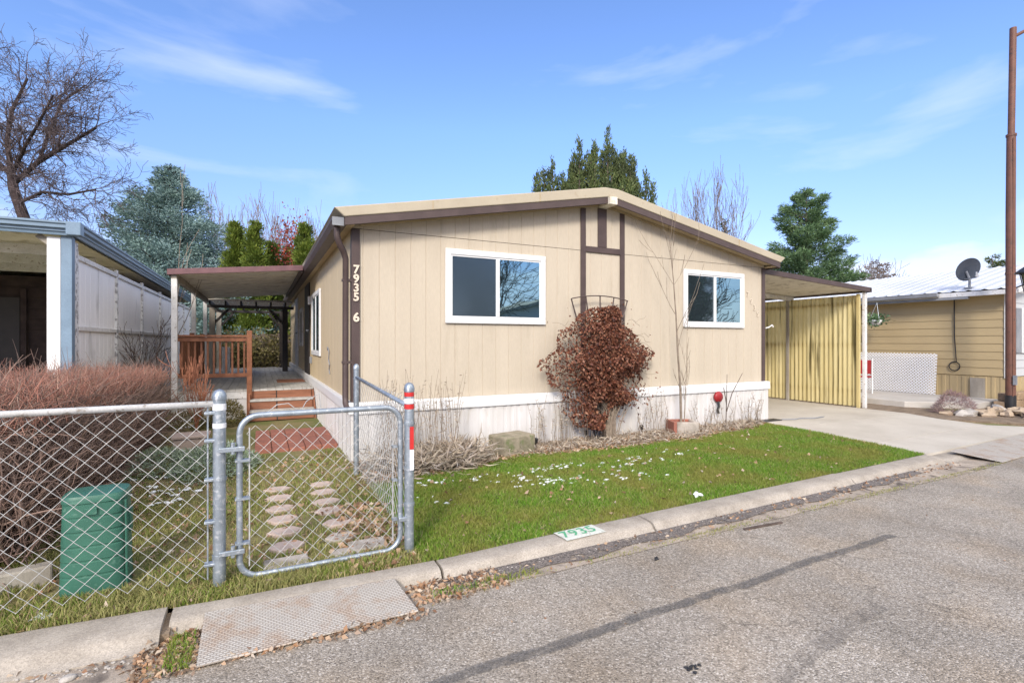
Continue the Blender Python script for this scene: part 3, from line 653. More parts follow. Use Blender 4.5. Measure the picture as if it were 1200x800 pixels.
# skirting
def ribs(L, pitch, w, d, seed=1):
    s = [(0, 0)]; t = .05; k = 0
    while t < L-.12:
        s += [(t, 0), (t+.008, d), (t+w, d), (t+w+.008, 0)]; t += pitch*(1 if k % 3 else 1.5); k += 1
    s.append((L, 0)); return s
mb = MB(); mb.profile((HX0-.03, 6.345), (HX1+.05, 6.345), ribs(W+.08, .105, .05, -.010), -.05, .605)
sk = mb.build('front_skirting', mt['vinyl'], home)
mb = MB(); mb.profile((HX0-.03, HY1), (HX0-.03, 6.345), ribs(HY1-6.345, .105, .05, -.012), -.05, .605); mb.build('side_skirting', mt['vinyl'], home); mb = MB(); mb.profile((HX1+.05, 6.345), (HX1+.05, HY1), ribs(HY1-6.345, .105, .05, -.012), -.05, .605)
mb.build('side_skirting', mt['vinyl'], home)
capp = [(0, .59), (-.022, .585), (-.026, .60), (-.022, .705), (-.010, .722), (.04, .728), (.04, .59)]
mb = MB(); mb.prism([(6.345+a, z) for a, z in capp], HX0-.052, HX1+.072, 'x'); mb.build('skirting_cap', mt['white'], home)
mb = MB(); mb.prism([(HX0-.03+a, z) for a, z in capp], 6.33, HY1, 'y'); mb.build('skirting_cap', mt['white'], home); mb = MB(); mb.prism([(HX1+.05-a, z) for a, z in capp], 6.33, HY1, 'y'); mb.build('skirting_cap', mt['white'], home)
# windows
def window(T, w, h, root, two=True, screen=0, trim=.075, name='window', mats=None, label=None):
    """local: x along the wall, -y outwards, z up, origin lower left corner on the wall face"""
    def m(): return MB(T)
    a = m(); d0, d1 = -.035, 0
    a.box(0, w, d0, d1, 0, trim); a.box(0, w, d0, d1, h-trim, h); a.box(0, trim, d0, d1, trim, h-trim); a.box(w-trim, w, d0, d1, trim, h-trim)
    win = a.build(name, mats[0], root, bevel=.004)
    if label: win['label'] = label
    s = m(); i0 = trim; i1 = w-trim; z0 = trim; z1 = h-trim; t = .022
    s.box(i0+.001, i1-.001, -.022, -.003, z0+.001, z0+t); s.box(i0+.001, i1-.001, -.022, -.003, z1-t, z1-.001); s.box(i0+.001, i0+t, -.022, -.003, z0+t, z1-t); s.box(i1-t, i1-.001, -.022, -.003, z0+t, z1-t)
    s.build('sash', mats[0], win)
    if two:
        q = m(); q.box(w/2-.026, w/2+.026, -.03, -.003, z0+t, z1-t); q.build('meeting_rail', mats[0], win, bevel=.003)
        p = m(); p.box(i0+t, w/2-.026, -.012, -.004, z0+t, z1-t); p.build('pane', mats[1], win)
        p = m(); p.box(w/2+.026, i1-t, -.016, -.004, z0+t, z1-t); p.build('pane', mats[2], win)
    else:
        p = m(); p.box(i0+t, i1-t, -.012, -.004, z0+t, z1-t); p.build('pane', mats[1], win)
    return win
FT = lambda x, z: Matrix.Translation((x, HY0-.004, z))
window(FT(2.196, 1.715), 1.524, .99, home, mats=(mt['white'], mt['screen'], mt['glass']), label='left front window with sky and branches mirrored in its right pane')
window(FT(6.435, 1.715), 1.479, .985, home, mats=(mt['white'], mt['darkglass'], mt['glass']), label='right front window behind the thin sapling')
# left wall: window, dark door, small window, pale door. local x runs from the back to the front
ST = lambda y, z: Matrix.Translation((HX0-.004, y, z)) @ Matrix.Rotation(R(-90), 4, 'Z')
window(ST(11.5, 1.20), 1.6, 1.25, home, mats=(mt['white'], mt['darkglass'], mt['darkglass']))
window(ST(15.2, 1.35), 1.1, 1.0, home, mats=(mt['oldwhite'], mt['darkglass'], mt['darkglass']))
d1 = MB().box(HX0-.03, HX0-.003, 12.2, 13.4, .60, 2.80).build('door', mt['black_brown'], home, bevel=.004); MB().tube([(HX0-.03, 12.32, 1.72), (HX0-.08, 12.32, 1.72)], .025, 10).build('handle', mt['galv'], d1)
d2 = MB().box(HX0-.03, HX0-.003, 16.0, 17.0, .60, 2.75).build('door', mt['oldwhite'], home, bevel=.004); MB().tube([(HX0-.03, 16.1, 1.72), (HX0-.08, 16.1, 1.72)], .025, 10).build('handle', mt['galv'], d2)
MB().box(HX0-.05, HX0-.003, 11.72, 11.82, 1.0, 1.14).build('outlet_box', mt['greymetal'], home, bevel=.005)
MB().box(HX0-.07, HX0-.003, 11.9, 12.0, 2.28, 2.46).build('porch_light', mt['white'], home, bevel=.01)
MB().tube([(HX0-.01, 8.55, .95), (HX0-.015, 8.6, 1.02), (HX0-.02, 8.5, 1.10), (HX0-.02, 8.62, 1.18), (HX0-.02, 8.56, 1.3), (HX0-.02, 8.75, 1.38), (HX0-.01, 8.86, 1.33)], .008, 6).build('cable', mt['greymetal'], home)
# numerals
for i, ch in enumerate('7935'):
    text('house_number', ch, .138, .006, mt['numeral'], Matrix.Translation((HX0+.040, 6.370, 2.345-i*.112)) @ RX90, home, bold=.005)
text('house_number', '6', .15, .006, mt['numeral'], Matrix.Translation((HX0+.040, 6.370, 1.76)) @ RX90, home, bold=.005)
for i, (ch, x, z) in enumerate([('7', 8.04, 2.33), ('9', 8.13, 2.21), ('3', 8.22, 2.09), ('5', 8.31, 1.98)]):
    text('house_number', ch, .14, .004, mt['numeral_dull'], Matrix.Translation((x, 6.391, z)) @ RX90, home, bold=.003)
# faucet box and dark tube on the skirting, hook on the corner
hs_ = MB(); hs_.lathe((7.18, 6.27, .50), [(.02, -.0), (.085, .01), (.10, .035), (.09, .065), (.03, .075)], 14, 'y'); hs_.build('faucet_cover', mt['red'], home, smooth=True)
MB().tube([(7.16, 6.29, .42), (7.15, 6.27, .34), (7.11, 6.26, .28), (7.13, 6.26, .22)], .022, 8).build('faucet_tube', mt['black'], home)  # black tube below the red faucet cover
MB().tube([(HX1+.01, 6.37, 1.72), (HX1+.09, 6.35, 1.74), (HX1+.15, 6.34, 1.78), (HX1+.17, 6.33, 1.74)], .014, 6).build('hose_hook', mt['oldwhite'], home)

# ------------------------------------------------------------------ own carport at the right
cp = thing('carport', (11.85, 6.55, 0), 'lean-to carport with yellowed corrugated side panel against the right side of the beige home', 'carport')
CX = 11.87
mb = MB(); s = []; t = 0; Lp = 9.0
while t < Lp: s.append((t, .019*math.sin(t*2*math.pi/.105))); t += .0125
mb.profile((CX, 6.55+Lp), (CX, 6.55), s, .03, lambda t: 2.50)
mb.build('side_panel', mt['yellow'], cp, smooth=True)
for y in (6.58, 8.25, 10.4, 12.6, 15):
    MB().box(CX-.07, CX-.02, y-.03, y+.03, .0, 2.52).build('panel_stud', mt['weather_wood'] if y > 7 else mt['yellow'], cp, bevel=.004)
for z in (.35, 1.38, 2.3): MB().box(CX+.02, CX+.06, 6.56, 15.5, z, z+.06).build('panel_rail', mt['weather_wood'], cp)
MB().box(CX+.03, CX+.11, 6.48, 6.54, .0, 2.56).build('post', mt['oldwhite'], cp, bevel=.005)
mb = MB(); vs = []; fs = []; n = 46
for i in range(n+1):
    x = 8.49+(12.0-8.49)*i/n; z = 2.79-(x-8.49)*.055
    for y, dzz in ((6.46, 0), (15.6, 0)): vs.append((x, y, z+(.012 if i % 2 else -.012)))
fs = [(2*i, 2*i+2, 2*i+3, 2*i+1) for i in range(n)]
mb.add(vs, fs); mb.build('roof_sheet', mt['tan_roofpanel'], cp)
MB().bar((8.50, 6.44, 2.80), (12.02, 6.44, 2.605), .04, .095).build('roof_fascia', mt['brown'], cp)
MB().bar((12.02, 6.42, 2.60), (12.02, 15.6, 2.60), .05, .10).build('roof_fascia', mt['brown'], cp)
for y in (8.2, 10.4, 12.6): MB().bar((8.52, y, 2.70), (11.95, y, 2.52), .05, .10).build('rafter', mt['oldwhite'], cp)
tag(MB().box(8.05, 8.62, 6.12, 6.30, .012, .03).build('flat_sheet', mt['black'], origin=(8.3, 6.2, .01), bevel=.004), 'small dark sheet lying on the driveway at the skirting corner', 'mat')  # thin black sheet on the driveway by the skirting corner
# thin grey tube lying on the driveway
tag(MB().tube([(8.65, 6.15, .03), (8.9, 6.05, .03), (9.1, 6.1, .03), (9.35, 5.98, .03), (9.7, 6.02, .03)], .010, 6).build('thin_tube', mt['greymetal'], origin=(8.65, 6.15, .02)), 'thin grey tube lying on the driveway beside the dark sheet', 'hose')

# ------------------------------------------------------------------ deck, steps, railing, awning, pergola
DX0, DX1, DY0, DY1, DZ = -1.40, .955, 10.95, 20.4, .545
dk = thing('deck', (-.1, 10.9, 0), 'raised wooden deck with grey boards, orange railing and brown steps beside the home', 'deck')
mb = MB(); x = DX0; k = 0
while x < DX1-.02:
    mb.box(x+.003, min(x+.137, DX1), DY0-.02, DY1, DZ-.03, DZ); x += .14
mb.build('floor_boards', mt['deckboard'], dk)
MB().box(DX0+.03, DX1, DY0+.03, DY1, DZ-.16, DZ-.032).build('deck_frame', mt['weather_wood'], dk)
mb = MB(); mb.profile((DX0, DY0), (-.2, DY0), ribs(1.2, .11, .05, -.012), -.02, DZ-.15); mb.profile((DX0, DY1), (DX0, DY0), ribs(DY1-DY0, .11, .05, -.012), -.02, DZ-.15); mb.build('deck_skirting', mt['vinyl'], dk)
MB().box(DX0-.02, -.2, DY0-.015, DY0+.02, DZ-.16, DZ-.035).build('skirting_cap', mt['oldwhite'], dk)
sx0, sx1 = -.16, .93
for k in range(3):
    zt = DZ-.178*k; yf = DY0-.27*k
    MB().box(sx0, sx1, yf-.02, yf, zt-.178, zt-.032).build('riser', mt['riser'], dk, bevel=.003)
    MB().box(sx0+.44, sx0+.46, yf-.022, yf-.0205, zt-.178, zt-.033).build('riser_joint', mt['black_brown'], dk)
    if k: MB().box(sx0-.01, sx1+.01, yf-.04, yf+.265, zt-.03, zt).build('tread', mt['deckboard'], dk, bevel=.003)
for x in (sx0-.035, sx1+.01):
    mb = MB(); mb.prism([(DY0, .0), (DY0, DZ-.03), (DY0-.15, DZ-.12), (DY0-.56, .13), (DY0-.56, 0)], x, x+.03, 'x'); mb.build('stringer', mt['riser'], dk)
rl = MB().box(DX0+.03, -.19, DY0+.0, DY0+.09, 1.555, 1.59).build('front_railing', mt['wood'], dk, bevel=.004)
MB().box(DX0+.05, -.19, DY0+.028, DY0+.066, .79, .865).build('bottom_rail', mt['wood'], rl, bevel=.003)
MB().box(DX0+.05, -.19, DY0+.028, DY0+.066, 1.47, 1.545).build('top_rail', mt['wood'], rl, bevel=.003)
for i in range(11):
    x = DX0+.12+i*.101; MB().box(x-.017, x+.017, DY0+.066, DY0+.10, .80, 1.53).build('baluster', mt['wood'], rl, bevel=.002)
rl2 = MB().box(DX0+.01, DX0+.10, DY0+.1, DY0+4.6, 1.555, 1.59).build('side_railing', mt['wood'], dk, bevel=.004)
MB().box(DX0+.03, DX0+.07, DY0+.1, DY0+4.6, .79, .865).build('bottom_rail', mt['wood'], rl2); MB().box(DX0+.03, DX0+.07, DY0+.1, DY0+4.6, 1.47, 1.545).build('top_rail', mt['wood'], rl2)
for i in range(36):
    y = DY0+.2+i*.122; MB().box(DX0+.07, DX0+.105, y-.017, y+.017, .80, 1.53).build('baluster', mt['wood'], rl2)
MB().box(-.225, -.135, DY0-.075, DY0+.015, -.02, 1.68).build('newel_post', mt['wood'], dk, bevel=.006)
MB().box(DX0+.01, DX0+.10, DY0+2.2, DY0+2.29, DZ, 1.66).build('rail_post', mt['wood'], dk, bevel=.004); MB().box(DX0+.01, DX0+.10, DY0+4.5, DY0+4.59, DZ, 1.66).build('rail_post', mt['wood'], dk, bevel=.004)
tag(MB().box(.35, .93, 12.5, 13.3, DZ+.001, DZ+.02).build('flat_sheet', mt['riser'], origin=(.6, 12.8, DZ), bevel=.004), 'reddish brown mat on the deck boards near the dark side door', 'mat')

aw = thing('porch_awning', (-.2, 10.6, 0), 'beige sloping patio awning with burgundy edge over the deck', 'awning')
AX0, AX1, AY0, AY1 = -1.42, .745, 10.62, 16.9
def awz(x): return 2.69+(x-AX0)*(2.90-2.69)/(AX1-AX0)
mb = MB(); vs = []
n = 30
for i in range(n+1):
    x = AX0+(AX1-AX0)*i/n
    for y in (AY0, AY1): vs.append((x, y, awz(x)+.0))
    for y in (AY0, AY1): vs.append((x, y, awz(x)+.035+(.008 if i % 3 == 0 else 0)))
fs = []
for i in range(n):
    a = 4*i; b_ = a+4
    fs += [(a, a+1, b_+1, b_), (a+2, b_+2, b_+3, a+3)]
mb.add(vs, fs); mb.build('roof_sheet', mt['tan_roofpanel'], aw)
for y in [AY0+.55+i*.61 for i in range(10)]:
    MB().bar((AX0+.03, y, awz(AX0)-.006), (AX1-.02, y, awz(AX1)-.006), .012, .008).build('ceiling_seam', mt['tan_roofpanel'], aw)
MB().bar((AX0-.02, AY0-.015, awz(AX0)+.0), (AX1+.0, AY0-.015, awz(AX1)+.0), .03, .10).build('fascia', mt['burgundy'], aw, bevel=.004)
MB().bar((AX0-.02, AY0-.02, awz(AX0)+.0), (AX0-.02, AY1, awz(AX0)+.0), .03, .10).build('fascia', mt['burgundy'], aw)
MB().bar((AX1-.02, AY0+.02, awz(AX1)-.05), (AX1-.02, AY1, awz(AX1)-.05), .05, .06).build('ledger', mt['brown'], aw)
MB().box(AX0+.02, AX0+.10, AY0+.03, AY1, awz(AX0)-.115, awz(AX0)-.01).build('beam', mt['weather_wood'], aw)
for y, z0 in ((10.68, -.02), (13.6, DZ), (16.3, DZ)):
    MB().box(AX0+.02, AX0+.11, y-.045, y+.045, z0, awz(AX0)-.115).build('post', mt['oldwhite'], aw, bevel=.006)
MB().tube([(AX0+.03, 10.58, .35), (AX0-.10, 10.5, .12), (AX0-.22, 10.4, .03)], .035, 8).build('drain_elbow', mt['oldwhite'], aw)

pg = thing('pergola', (-.3, 18, DZ), 'dark slatted pergola frame standing at the back of the deck under the awning', 'pergola')
PZ = 2.46
for x, y in ((.70, 17.2), (.70, 19.9), (-1.25, 17.2), (-1.25, 19.9)):
    MB().box(x-.075, x+.075, y-.075, y+.075, DZ, PZ).build('post', mt['black_brown'] if x > 0 else mt['weather_wood'], pg, bevel=.008)
    s = -1 if x > 0 else 1
    MB().bar((x+s*.05, y, PZ-.45), (x+s*.42, y, PZ-.03), .05, .07).build('brace', mt['black_brown'], pg)
for y in (17.2, 19.9): MB().box(-1.4, .95, y-.04, y+.04, PZ, PZ+.09).build('beam', mt['black_brown'], pg, bevel=.006)
for x in (-1.3, -.9, -.5, -.1, .3, .7): MB().box(x-.025, x+.025, 16.95, 20.2, PZ+.091, PZ+.20).build('rafter', mt['black_brown'], pg, bevel=.004)
MB().box(-1.4, .9, 16.97, 17.03, PZ+.21, PZ+.26).build('cross_slat', mt['weather_wood'], pg); 
for y in (17.6, 18.4, 19.2, 20.0): MB().box(-1.4, .9, y, y+.05, PZ+.205, PZ+.25).build('cross_slat', mt['black_brown'], pg)
tag(MB().box(-1.02, -.80, 17.4, 17.46, DZ+.001, 1.3).build('wooden_board', mt['oldwhite'], origin=(-.9, 17.4, DZ), bevel=.01), 'pale narrow board propped upright at the back of the deck', 'board')

# ------------------------------------------------------------------ left neighbour's carport
nb = thing('neighbour_carport', (-2.3, 8.5, 0), 'white panelled carport with blue grey gutter edge left of the beige home', 'carport')
NX, NY0, NY1 = -2.27, 8.56, 21.6
GZ = 2.85
# wall of white panels with vertical studs
def cpanel(y0, y1):
    mb = MB(); s = []; L = y1-y0; t = 0
    while t < L: s += [(t, 0), (t+.006, -.004), (t+.012, 0)]; t += .24
    s.append((L, 0))
    # wall faces +X : go from front to back
    mb.profile((NX, y0), (NX, y1), s, -.02, 2.68); return mb.build('wall_panel', mt['white_fabric'], nb)
studs = [NY0+.30, 11.05, 13.2, 15.4, 17.6, 19.8, 21.5]
for a, b_ in zip(studs[:-1], studs[1:]): cpanel(a, b_)
for y in studs: MB().box(NX-.02, NX+.035, y-.04, y+.04, 0, 2.72).build('stud', mt['peel'], nb, bevel=.006)
MB().box(NX+.0, NX+.035, NY0+.36, NY1, 1.62, 1.68).build('mid_rail', mt['oldwhite'], nb, bevel=.004)
MB().box(NX+.0, NX+.03, NY0+.36, NY1, 2.60, 2.66).build('top_rail', mt['oldwhite'], nb, bevel=.004)
MB().box(NX-.02, NX+.05, NY0+.10, NY0+.26, 0, 2.80).build('corner_panel', mt['peel'], nb, bevel=.004)
MB().box(NX-.055, NX+.06, NY0-.03, NY0+.095, 0, GZ+.0).build('corner_post', mt['blue'], nb, bevel=.006)
MB().box(NX-.20, NX-.06, NY0-.02, NY0+.08, 0, GZ-.02).build('front_post', mt['white'], nb, bevel=.006)
mb = MB(); mb.bar((NX-.06, NY0+.03, GZ-.20), (NX-.30, NY0+.03, GZ+.0), .05, .07); mb.build('bracket', mt['weather_wood'], nb)
gp = [(0, 0), (.03, 0), (.04, .04), (.06, .045), (.06, .075), (.10, .085), (.10, .125), (.12, .14), (.12, .165), (0, .165)]
mb = MB(); mb.prism([(NX+.06+a, GZ+z) for a, z in gp], NY0-.15, NY1, 'y'); mb.build('side_gutter', mt['blue'], nb)
mb = MB(); mb.prism([(NY0-.05-a*1.0, GZ+z) for a, z in gp], NX+.04, -9.0, 'x'); mb.build('front_gutter', mt['blue'], nb)
MB().box(NX+.03, NX+.185, NY0-.175, NY0-.03, GZ-.004, GZ+.170).build('gutter_corner', mt['blue'], nb, bevel=.01)
MB().box(-9, NX+.06, NY0-.04, NY1, GZ+.12, GZ+.15).build('roof_sheet', mt['white_fabric'], nb)
mb = MB(); n = 60; vs = []
for i in range(n*2+1):
    y = NY0+.02+(NY1-NY0-.1)*i/(2*n)*.999; zz = GZ+.02+(.02 if i % 2 else 0)
    vs += [(-9, y, zz), (NX-.03, y, zz)]
mb.add(vs, [(2*i, 2*i+1, 2*i+3, 2*i+2) for i in range(2*n)]); mb.build('ceiling', mt['tan_roofpanel'], nb)
for y in (NY0+.9, NY0+2.1, NY0+3.3): MB().box(-9, NX-.2, y, y+.08, GZ-.14, GZ-.0).build('ceiling_beam', mt['oldwhite'], nb)
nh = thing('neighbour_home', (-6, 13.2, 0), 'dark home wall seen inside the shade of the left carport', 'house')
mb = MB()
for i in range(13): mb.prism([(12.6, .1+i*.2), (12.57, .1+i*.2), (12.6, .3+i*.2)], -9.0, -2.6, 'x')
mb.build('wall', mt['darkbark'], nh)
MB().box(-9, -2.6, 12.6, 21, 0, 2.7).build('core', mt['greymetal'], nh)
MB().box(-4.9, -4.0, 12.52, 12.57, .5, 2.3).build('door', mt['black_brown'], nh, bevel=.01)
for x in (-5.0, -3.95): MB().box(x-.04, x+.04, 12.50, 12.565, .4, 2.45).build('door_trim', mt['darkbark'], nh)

# ------------------------------------------------------------------ right neighbour's home
rn = thing('neighbour_home', (15.5, 5.4, 0), 'tan lap sided home with white metal roof behind the yellow carport', 'house')
QX, QY0, QY1 = 15.4, 5.33, 20
mb = MB(); s_ = []
def lap(mb, x, y0, y1, z0, z1, h, out):
    z = z0
    while z < z1-.01:
        zt = min(z+h, z1); mb.prism([(x, z), (x-out, z), (x-.003, zt), (x, zt)], y0, y1, 'y'); z += h
lap(mb, QX, QY0, QY1, .66, 2.56, .19, .018); mb.build('side_wall', mt['tansiding'], rn)
mb = MB(); z = .66
while z < 2.55:
    mb.prism([(QY0, z), (QY0-.018, z), (QY0-.003, min(z+.19, 2.56)), (QY0, min(z+.19, 2.56))], QX, 22.6, 'x'); z += .19
mb.build('front_wall', mt['greysiding'], rn)
mb = MB(); mb.prism([(QX, 2.56), (22.6, 2.56), (19, 3.4)], QY0-.005, QY0+.1, 'y'); mb.build('gable_wall', mt['greysiding'], rn)
MB().box(QX+.01, 22.6, QY0+.01, QY1, 0, 2.56).build('core', mt['tansiding'], rn)
MB().box(QX-.035, QX+.05, QY0-.03, QY0+.045, .62, 2.56).build('corner_board', mt['oldwhite'], rn, bevel=.004)
mb = MB(); mb.profile((QX-.004, QY1), (QX-.004, QY0), ribs(QY1-QY0, .16, .09, -.012), .05, .64); mb.profile((QX, QY0-.004), (22.6, QY0-.004), ribs(7, .16, .09, -.012), .0, .64); mb.build('skirting', mt['tansiding'], rn)
MB().box(QX-.035, QX-.012, 5.72, 6.0, .12, .6).build('access_panel', mt['weather_wood'], rn)
mb = MB(); n = 52; Lr = QY1+.2-5.0
def rz(x): return 2.66+(x-14.98)*.235
vs = []
for i in range(n*4+1):
    y = 5.0+Lr*i/(n*4); rib = .028 if i % 4 == 0 else 0
    vs += [(14.98, y, rz(14.98)+rib), (19, y, rz(19)+rib), (23.02, y, rz(14.98)+rib)]
fs = []
for i in range(n*4): fs += [(3*i, 3*i+3, 3*i+4, 3*i+1), (3*i+1, 3*i+4, 3*i+5, 3*i+2)]
mb.add(vs, fs); mb.build('roof', mt['whiteroof'], rn)
MB().box(14.99, 15.02, 5.02, QY1, 2.54, 2.645).build('eave_fascia', mt['oldwhite'], rn)
MB().box(15.03, QX, 5.03, QY1, 2.56, 2.58).build('eave_soffit', mt['oldwhite'], rn)
mb = MB(); mb.bar((14.98, 5.0, 2.60), (19, 5.0, rz(19)-.06), .03, .10); mb.bar((23.02, 5.0, 2.60), (19, 5.0, rz(19)-.06), .03, .10); mb.build('rake_fascia', mt['oldwhite'], rn)
mb = MB(); mb.prism([(14.98, 2.56), (14.86, 2.57), (14.84, 2.66), (14.98, 2.645)], 6.45, 8.2, 'y'); mb.build('gutter_section', mt['greymetal'], rn)
mb = MB(); mb.prism([(14.98, 2.56), (14.87, 2.57), (14.85, 2.66), (14.98, 2.645)], 8.22, 14, 'y'); mb.build('gutter_section', mt['oldwhite'], rn)
MB().box(15.0, 15.1, 5.9, 9.4, 2.48, 2.54).build('awning_rail', mt['greymetal'], rn)
wf = MB().box(15.75, 16.0, QY0-.05, QY0-.02, 1.2, 2.25).build('shutter', mt['greymetal'], rn, bevel=.004)
window(Matrix.Translation((16.02, QY0-.02, 1.2)), 1.2, 1.05, rn, mats=(mt['white'], mt['darkglass'], mt['darkglass']))
# cable hanging on the wall (part of the home)
pts = [(QX-.06, 6.30, 2.5), (QX-.05, 6.30, 1.6), (QX-.05, 6.26, .98)]
pts += [(QX-.05, 6.30+.11*math.sin(a), .86+.11*math.cos(a)) for a in [k*math.pi/6 for k in range(0, 13)]]
MB().tube(pts, .013, 6).build('hanging_cable', mt['black'], rn)
# satellite dish on the roof
ds = thing('satellite_dish', (15.35, 6.0, rz(15.35)), 'dark grey satellite dish on a bent mast on the white roof', 'satellite dish')
zb = rz(15.35)
MB().tube([(15.35, 6.0, zb), (15.35, 6.0, zb+.22), (15.30, 6.05, zb+.42)], .028, 10).build('mast', mt['greymetal'], ds)
MB().box(15.27, 15.43, 5.92, 6.08, zb-.01, zb+.03).build('foot', mt['greymetal'], ds)
T = Matrix.Translation((15.28, 6.05, zb+.48)) @ Matrix.Scale(.9, 4) @ Matrix.Rotation(R(62), 4, 'Z') @ Matrix.Rotation(R(-22), 4, 'Y')
mb = MB(T); pr = [(.0, -.0), (.12, .012), (.22, .036), (.31, .075), (.315, .083), (.31, .086), (.22, .048), (.12, .024), (0.001, .012)]
mb.lathe((0, 0, 0), [(r, -h) for r, h in pr], 26, 'x'); mb.build('reflector', mt['dish'], ds, smooth=True, sharp=60)
pA = T @ Vector((0, 0, -.30)); pB = T @ Vector((-.42, 0, -.12))
MB().tube([T @ Vector((.0, 0, -.1)), pA, pB], .016, 8).build('feed_arm', mt['greymetal'], ds)
mb = MB(); mb.tube([pB-Vector((.06, .03, -.03)), pB+Vector((.06, .03, .03))], .035, 8); mb.tube([pB+Vector((-.03,0,0)), pB+Vector((-.03,0,.12))], .018, 8); mb.build('receiver', mt['oldwhite'], ds)
# white lattice sheet leaning on the wall
la = thing('lattice_panel', (15.2, 6.7, .13), 'white diamond lattice panel leaning against the tan side wall', 'lattice')
mb = MB(); y0, y1, z0, z1 = 6.62, 10.2, 0.14, 1.16
def LX(z): return 15.18+.1*(z-z0)/(z1-z0)
pitch = .075
def clip(y, z, sgn):
    pts = []
    # line through (y,z0) going up at 45deg with sign
    a = (y, z0); b = (y+sgn*(z1-z0), z1)
    (ya, za), (yb, zb2) = a, b
    lo, hi = 0., 1.
    for lim, ismin in ((y0, 1), (y1, 0)):
        d = yb-ya
        t = (lim-ya)/d
        if (d > 0) == bool(ismin): lo = max(lo, t)
        else: hi = min(hi, t)
    if hi-lo < .01: return None
    return (ya+(yb-ya)*lo, za+(zb2-za)*lo), (ya+(yb-ya)*hi, za+(zb2-za)*hi)
for sgn, dx in ((1, 0), (-1, -.008)):
    y = y0-1.1
    while y < y1+1.1:
        c = clip(y, z0, sgn)
        if c: 
            (a, za), (b_, zb2) = c; mb.bar((LX(za)+dx, a, za), (LX(zb2)+dx, b_, zb2), .006, .026)
        y += pitch
mb.build('slats', mt['white'], la)
# red chair
ch = thing('patio_chair', (14.45, 8.0, .13), 'red and white patio chair beside the white post of the yellow carport', 'chair')
T = Matrix.Translation((14.22, 7.82, .13)) @ Matrix.Rotation(R(-62), 4, 'Z')
MB(T).box(-.22, .22, -.22, .22, .40, .44).build('seat', mt['red'], ch, bevel=.01)
m_ = MB(T); m_.add([(-.2,-.22,.5),(.2,-.22,.5),(.2,-.27,.86),(-.2,-.27,.86),(-.2,-.20,.5),(.2,-.20,.5),(.2,-.25,.86),(-.2,-.25,.86)], [(0,1,2,3),(7,6,5,4),(0,4,5,1),(1,5,6,2),(2,6,7,3),(3,7,4,0)]); m_.build('backrest', mt['red'], ch, bevel=.008)
for x in (-.22, .22):
    for y in (-.22, .2): MB(T).tube([(x, y, 0), (x, y, .44 if y > 0 else .46)] + ([] if y > 0 else [(x, y-.05, .90)]), .016, 8).build('leg', mt['white'], ch)
    MB(T).tube([(x, -.24, .64), (x, .1, .66), (x, .2, .60), (x, .2, .42)], .016, 8).build('armrest', mt['white'], ch)
# hanging plant
hp = thing('hanging_plant', (14.9, 8.0, 2.1), 'trailing green plant in a white hanging basket under the neighbour eave', 'plant')
hc = Vector((14.72, 7.75, 1.98))
MB().lathe(hc, [(.07, -.08), (.13, .0), (.15, .06), (.12, .06)], 14).build('basket', mt['white'], hp, smooth=True)
for k in range(3):
    a = k*2.1; MB().tube([hc+Vector((.14*math.cos(a), .14*math.sin(a), .06)), hc+Vector((.05, 0, .52))], .004, 4).build('wire', mt['galv'], hp)
rg = np.random.default_rng(4); P = rg.normal(size=(420, 3))*[.10, .10, .07]+np.array(hc)+[0, 0, .07]; leaves('foliage', P, rg.normal(size=(420, 3)), .08, .045, mt['pine'], hp, rg)

# ------------------------------------------------------------------ tall rusty lamp pole, lantern, retaining blocks and rocks
pl = thing('light_pole', (14.4, 4.93, 0), 'tall rust brown steel pole at the right edge beside the rock border', 'pole')
mb = MB(); mb.tube([(14.4, 4.93, -.05), (14.4, 4.93, 4.2), (14.43, 4.93, 5.9)], [.086, .081, .078], 14); mb.build('lower_shaft', mt['rustpole'], pl, smooth=True, sharp=50)
MB().tube([(14.43, 4.93, 5.9), (14.49, 4.92, 8.2)], .060, 12).build('upper_shaft', mt['rustpole'], pl, smooth=True, sharp=50)
MB().tube([(14.4, 4.93, .0), (14.4, 4.93, .32)], .092, 14).build('base_sleeve', mt['black'], pl, smooth=True, sharp=50)
MB().tube([(14.48, 4.92, 8.0), (14.9, 4.72, 8.25), (15.8, 4.3, 8.55)], .035, 8).build('arm', mt['rustpole'], pl)
mb = MB(); mb.rock((16.0, 4.2, 8.52), .33, .14, .07, 2, amp=.02); mb.build('lamp_head', mt['greymetal'], pl, smooth=True)
MB().box(14.30, 14.34, 4.80, 4.86, .55, .75).build('meter_tag', mt['greymetal'], pl)
for z in (2.9, 5.86): MB().lathe((14.4 if z < 4 else 14.43, 4.93, z), [(.07, 0), (.090, .003), (.090, .05), (.07, .053)], 16).build('band', mt['rustpole'], pl)
MB().tube([(14.335, 4.87, .3), (14.338, 4.87, 3.0), (14.36, 4.87, 5.8)], .010, 6).build('conduit', mt['rustpole'], pl)
ln = thing('lantern_post', (12.97, 4.15, 0), 'black yard lantern with peaked cap at the right edge beyond the driveway', 'lamp')
lx, ly = 12.97, 4.15
MB().tube([(lx, ly, -.05), (lx, ly, 2.35)], .04, 10).build('post', mt['black'], ln)
MB().lathe((lx, ly, 2.35), [(.05, 0), (.09, .03), (.08, .05), (.14, .38), (.15, .40)], 6).build('glass', mt['darkglass'], ln)
MB().lathe((lx, ly, 2.75), [(.24, 0), (.24, .02), (.10, .13), (.05, .15), (.04, .19), (.01, .22)], 8).build('cap', mt['black'], ln)
for k in range(6):
    a = k*math.pi/3; MB().tube([(lx+.09*math.cos(a), ly+.09*math.sin(a), 2.38), (lx+.155*math.cos(a), ly+.155*math.sin(a), 2.75)], .009, 5).build('bar', mt['black'], ln)
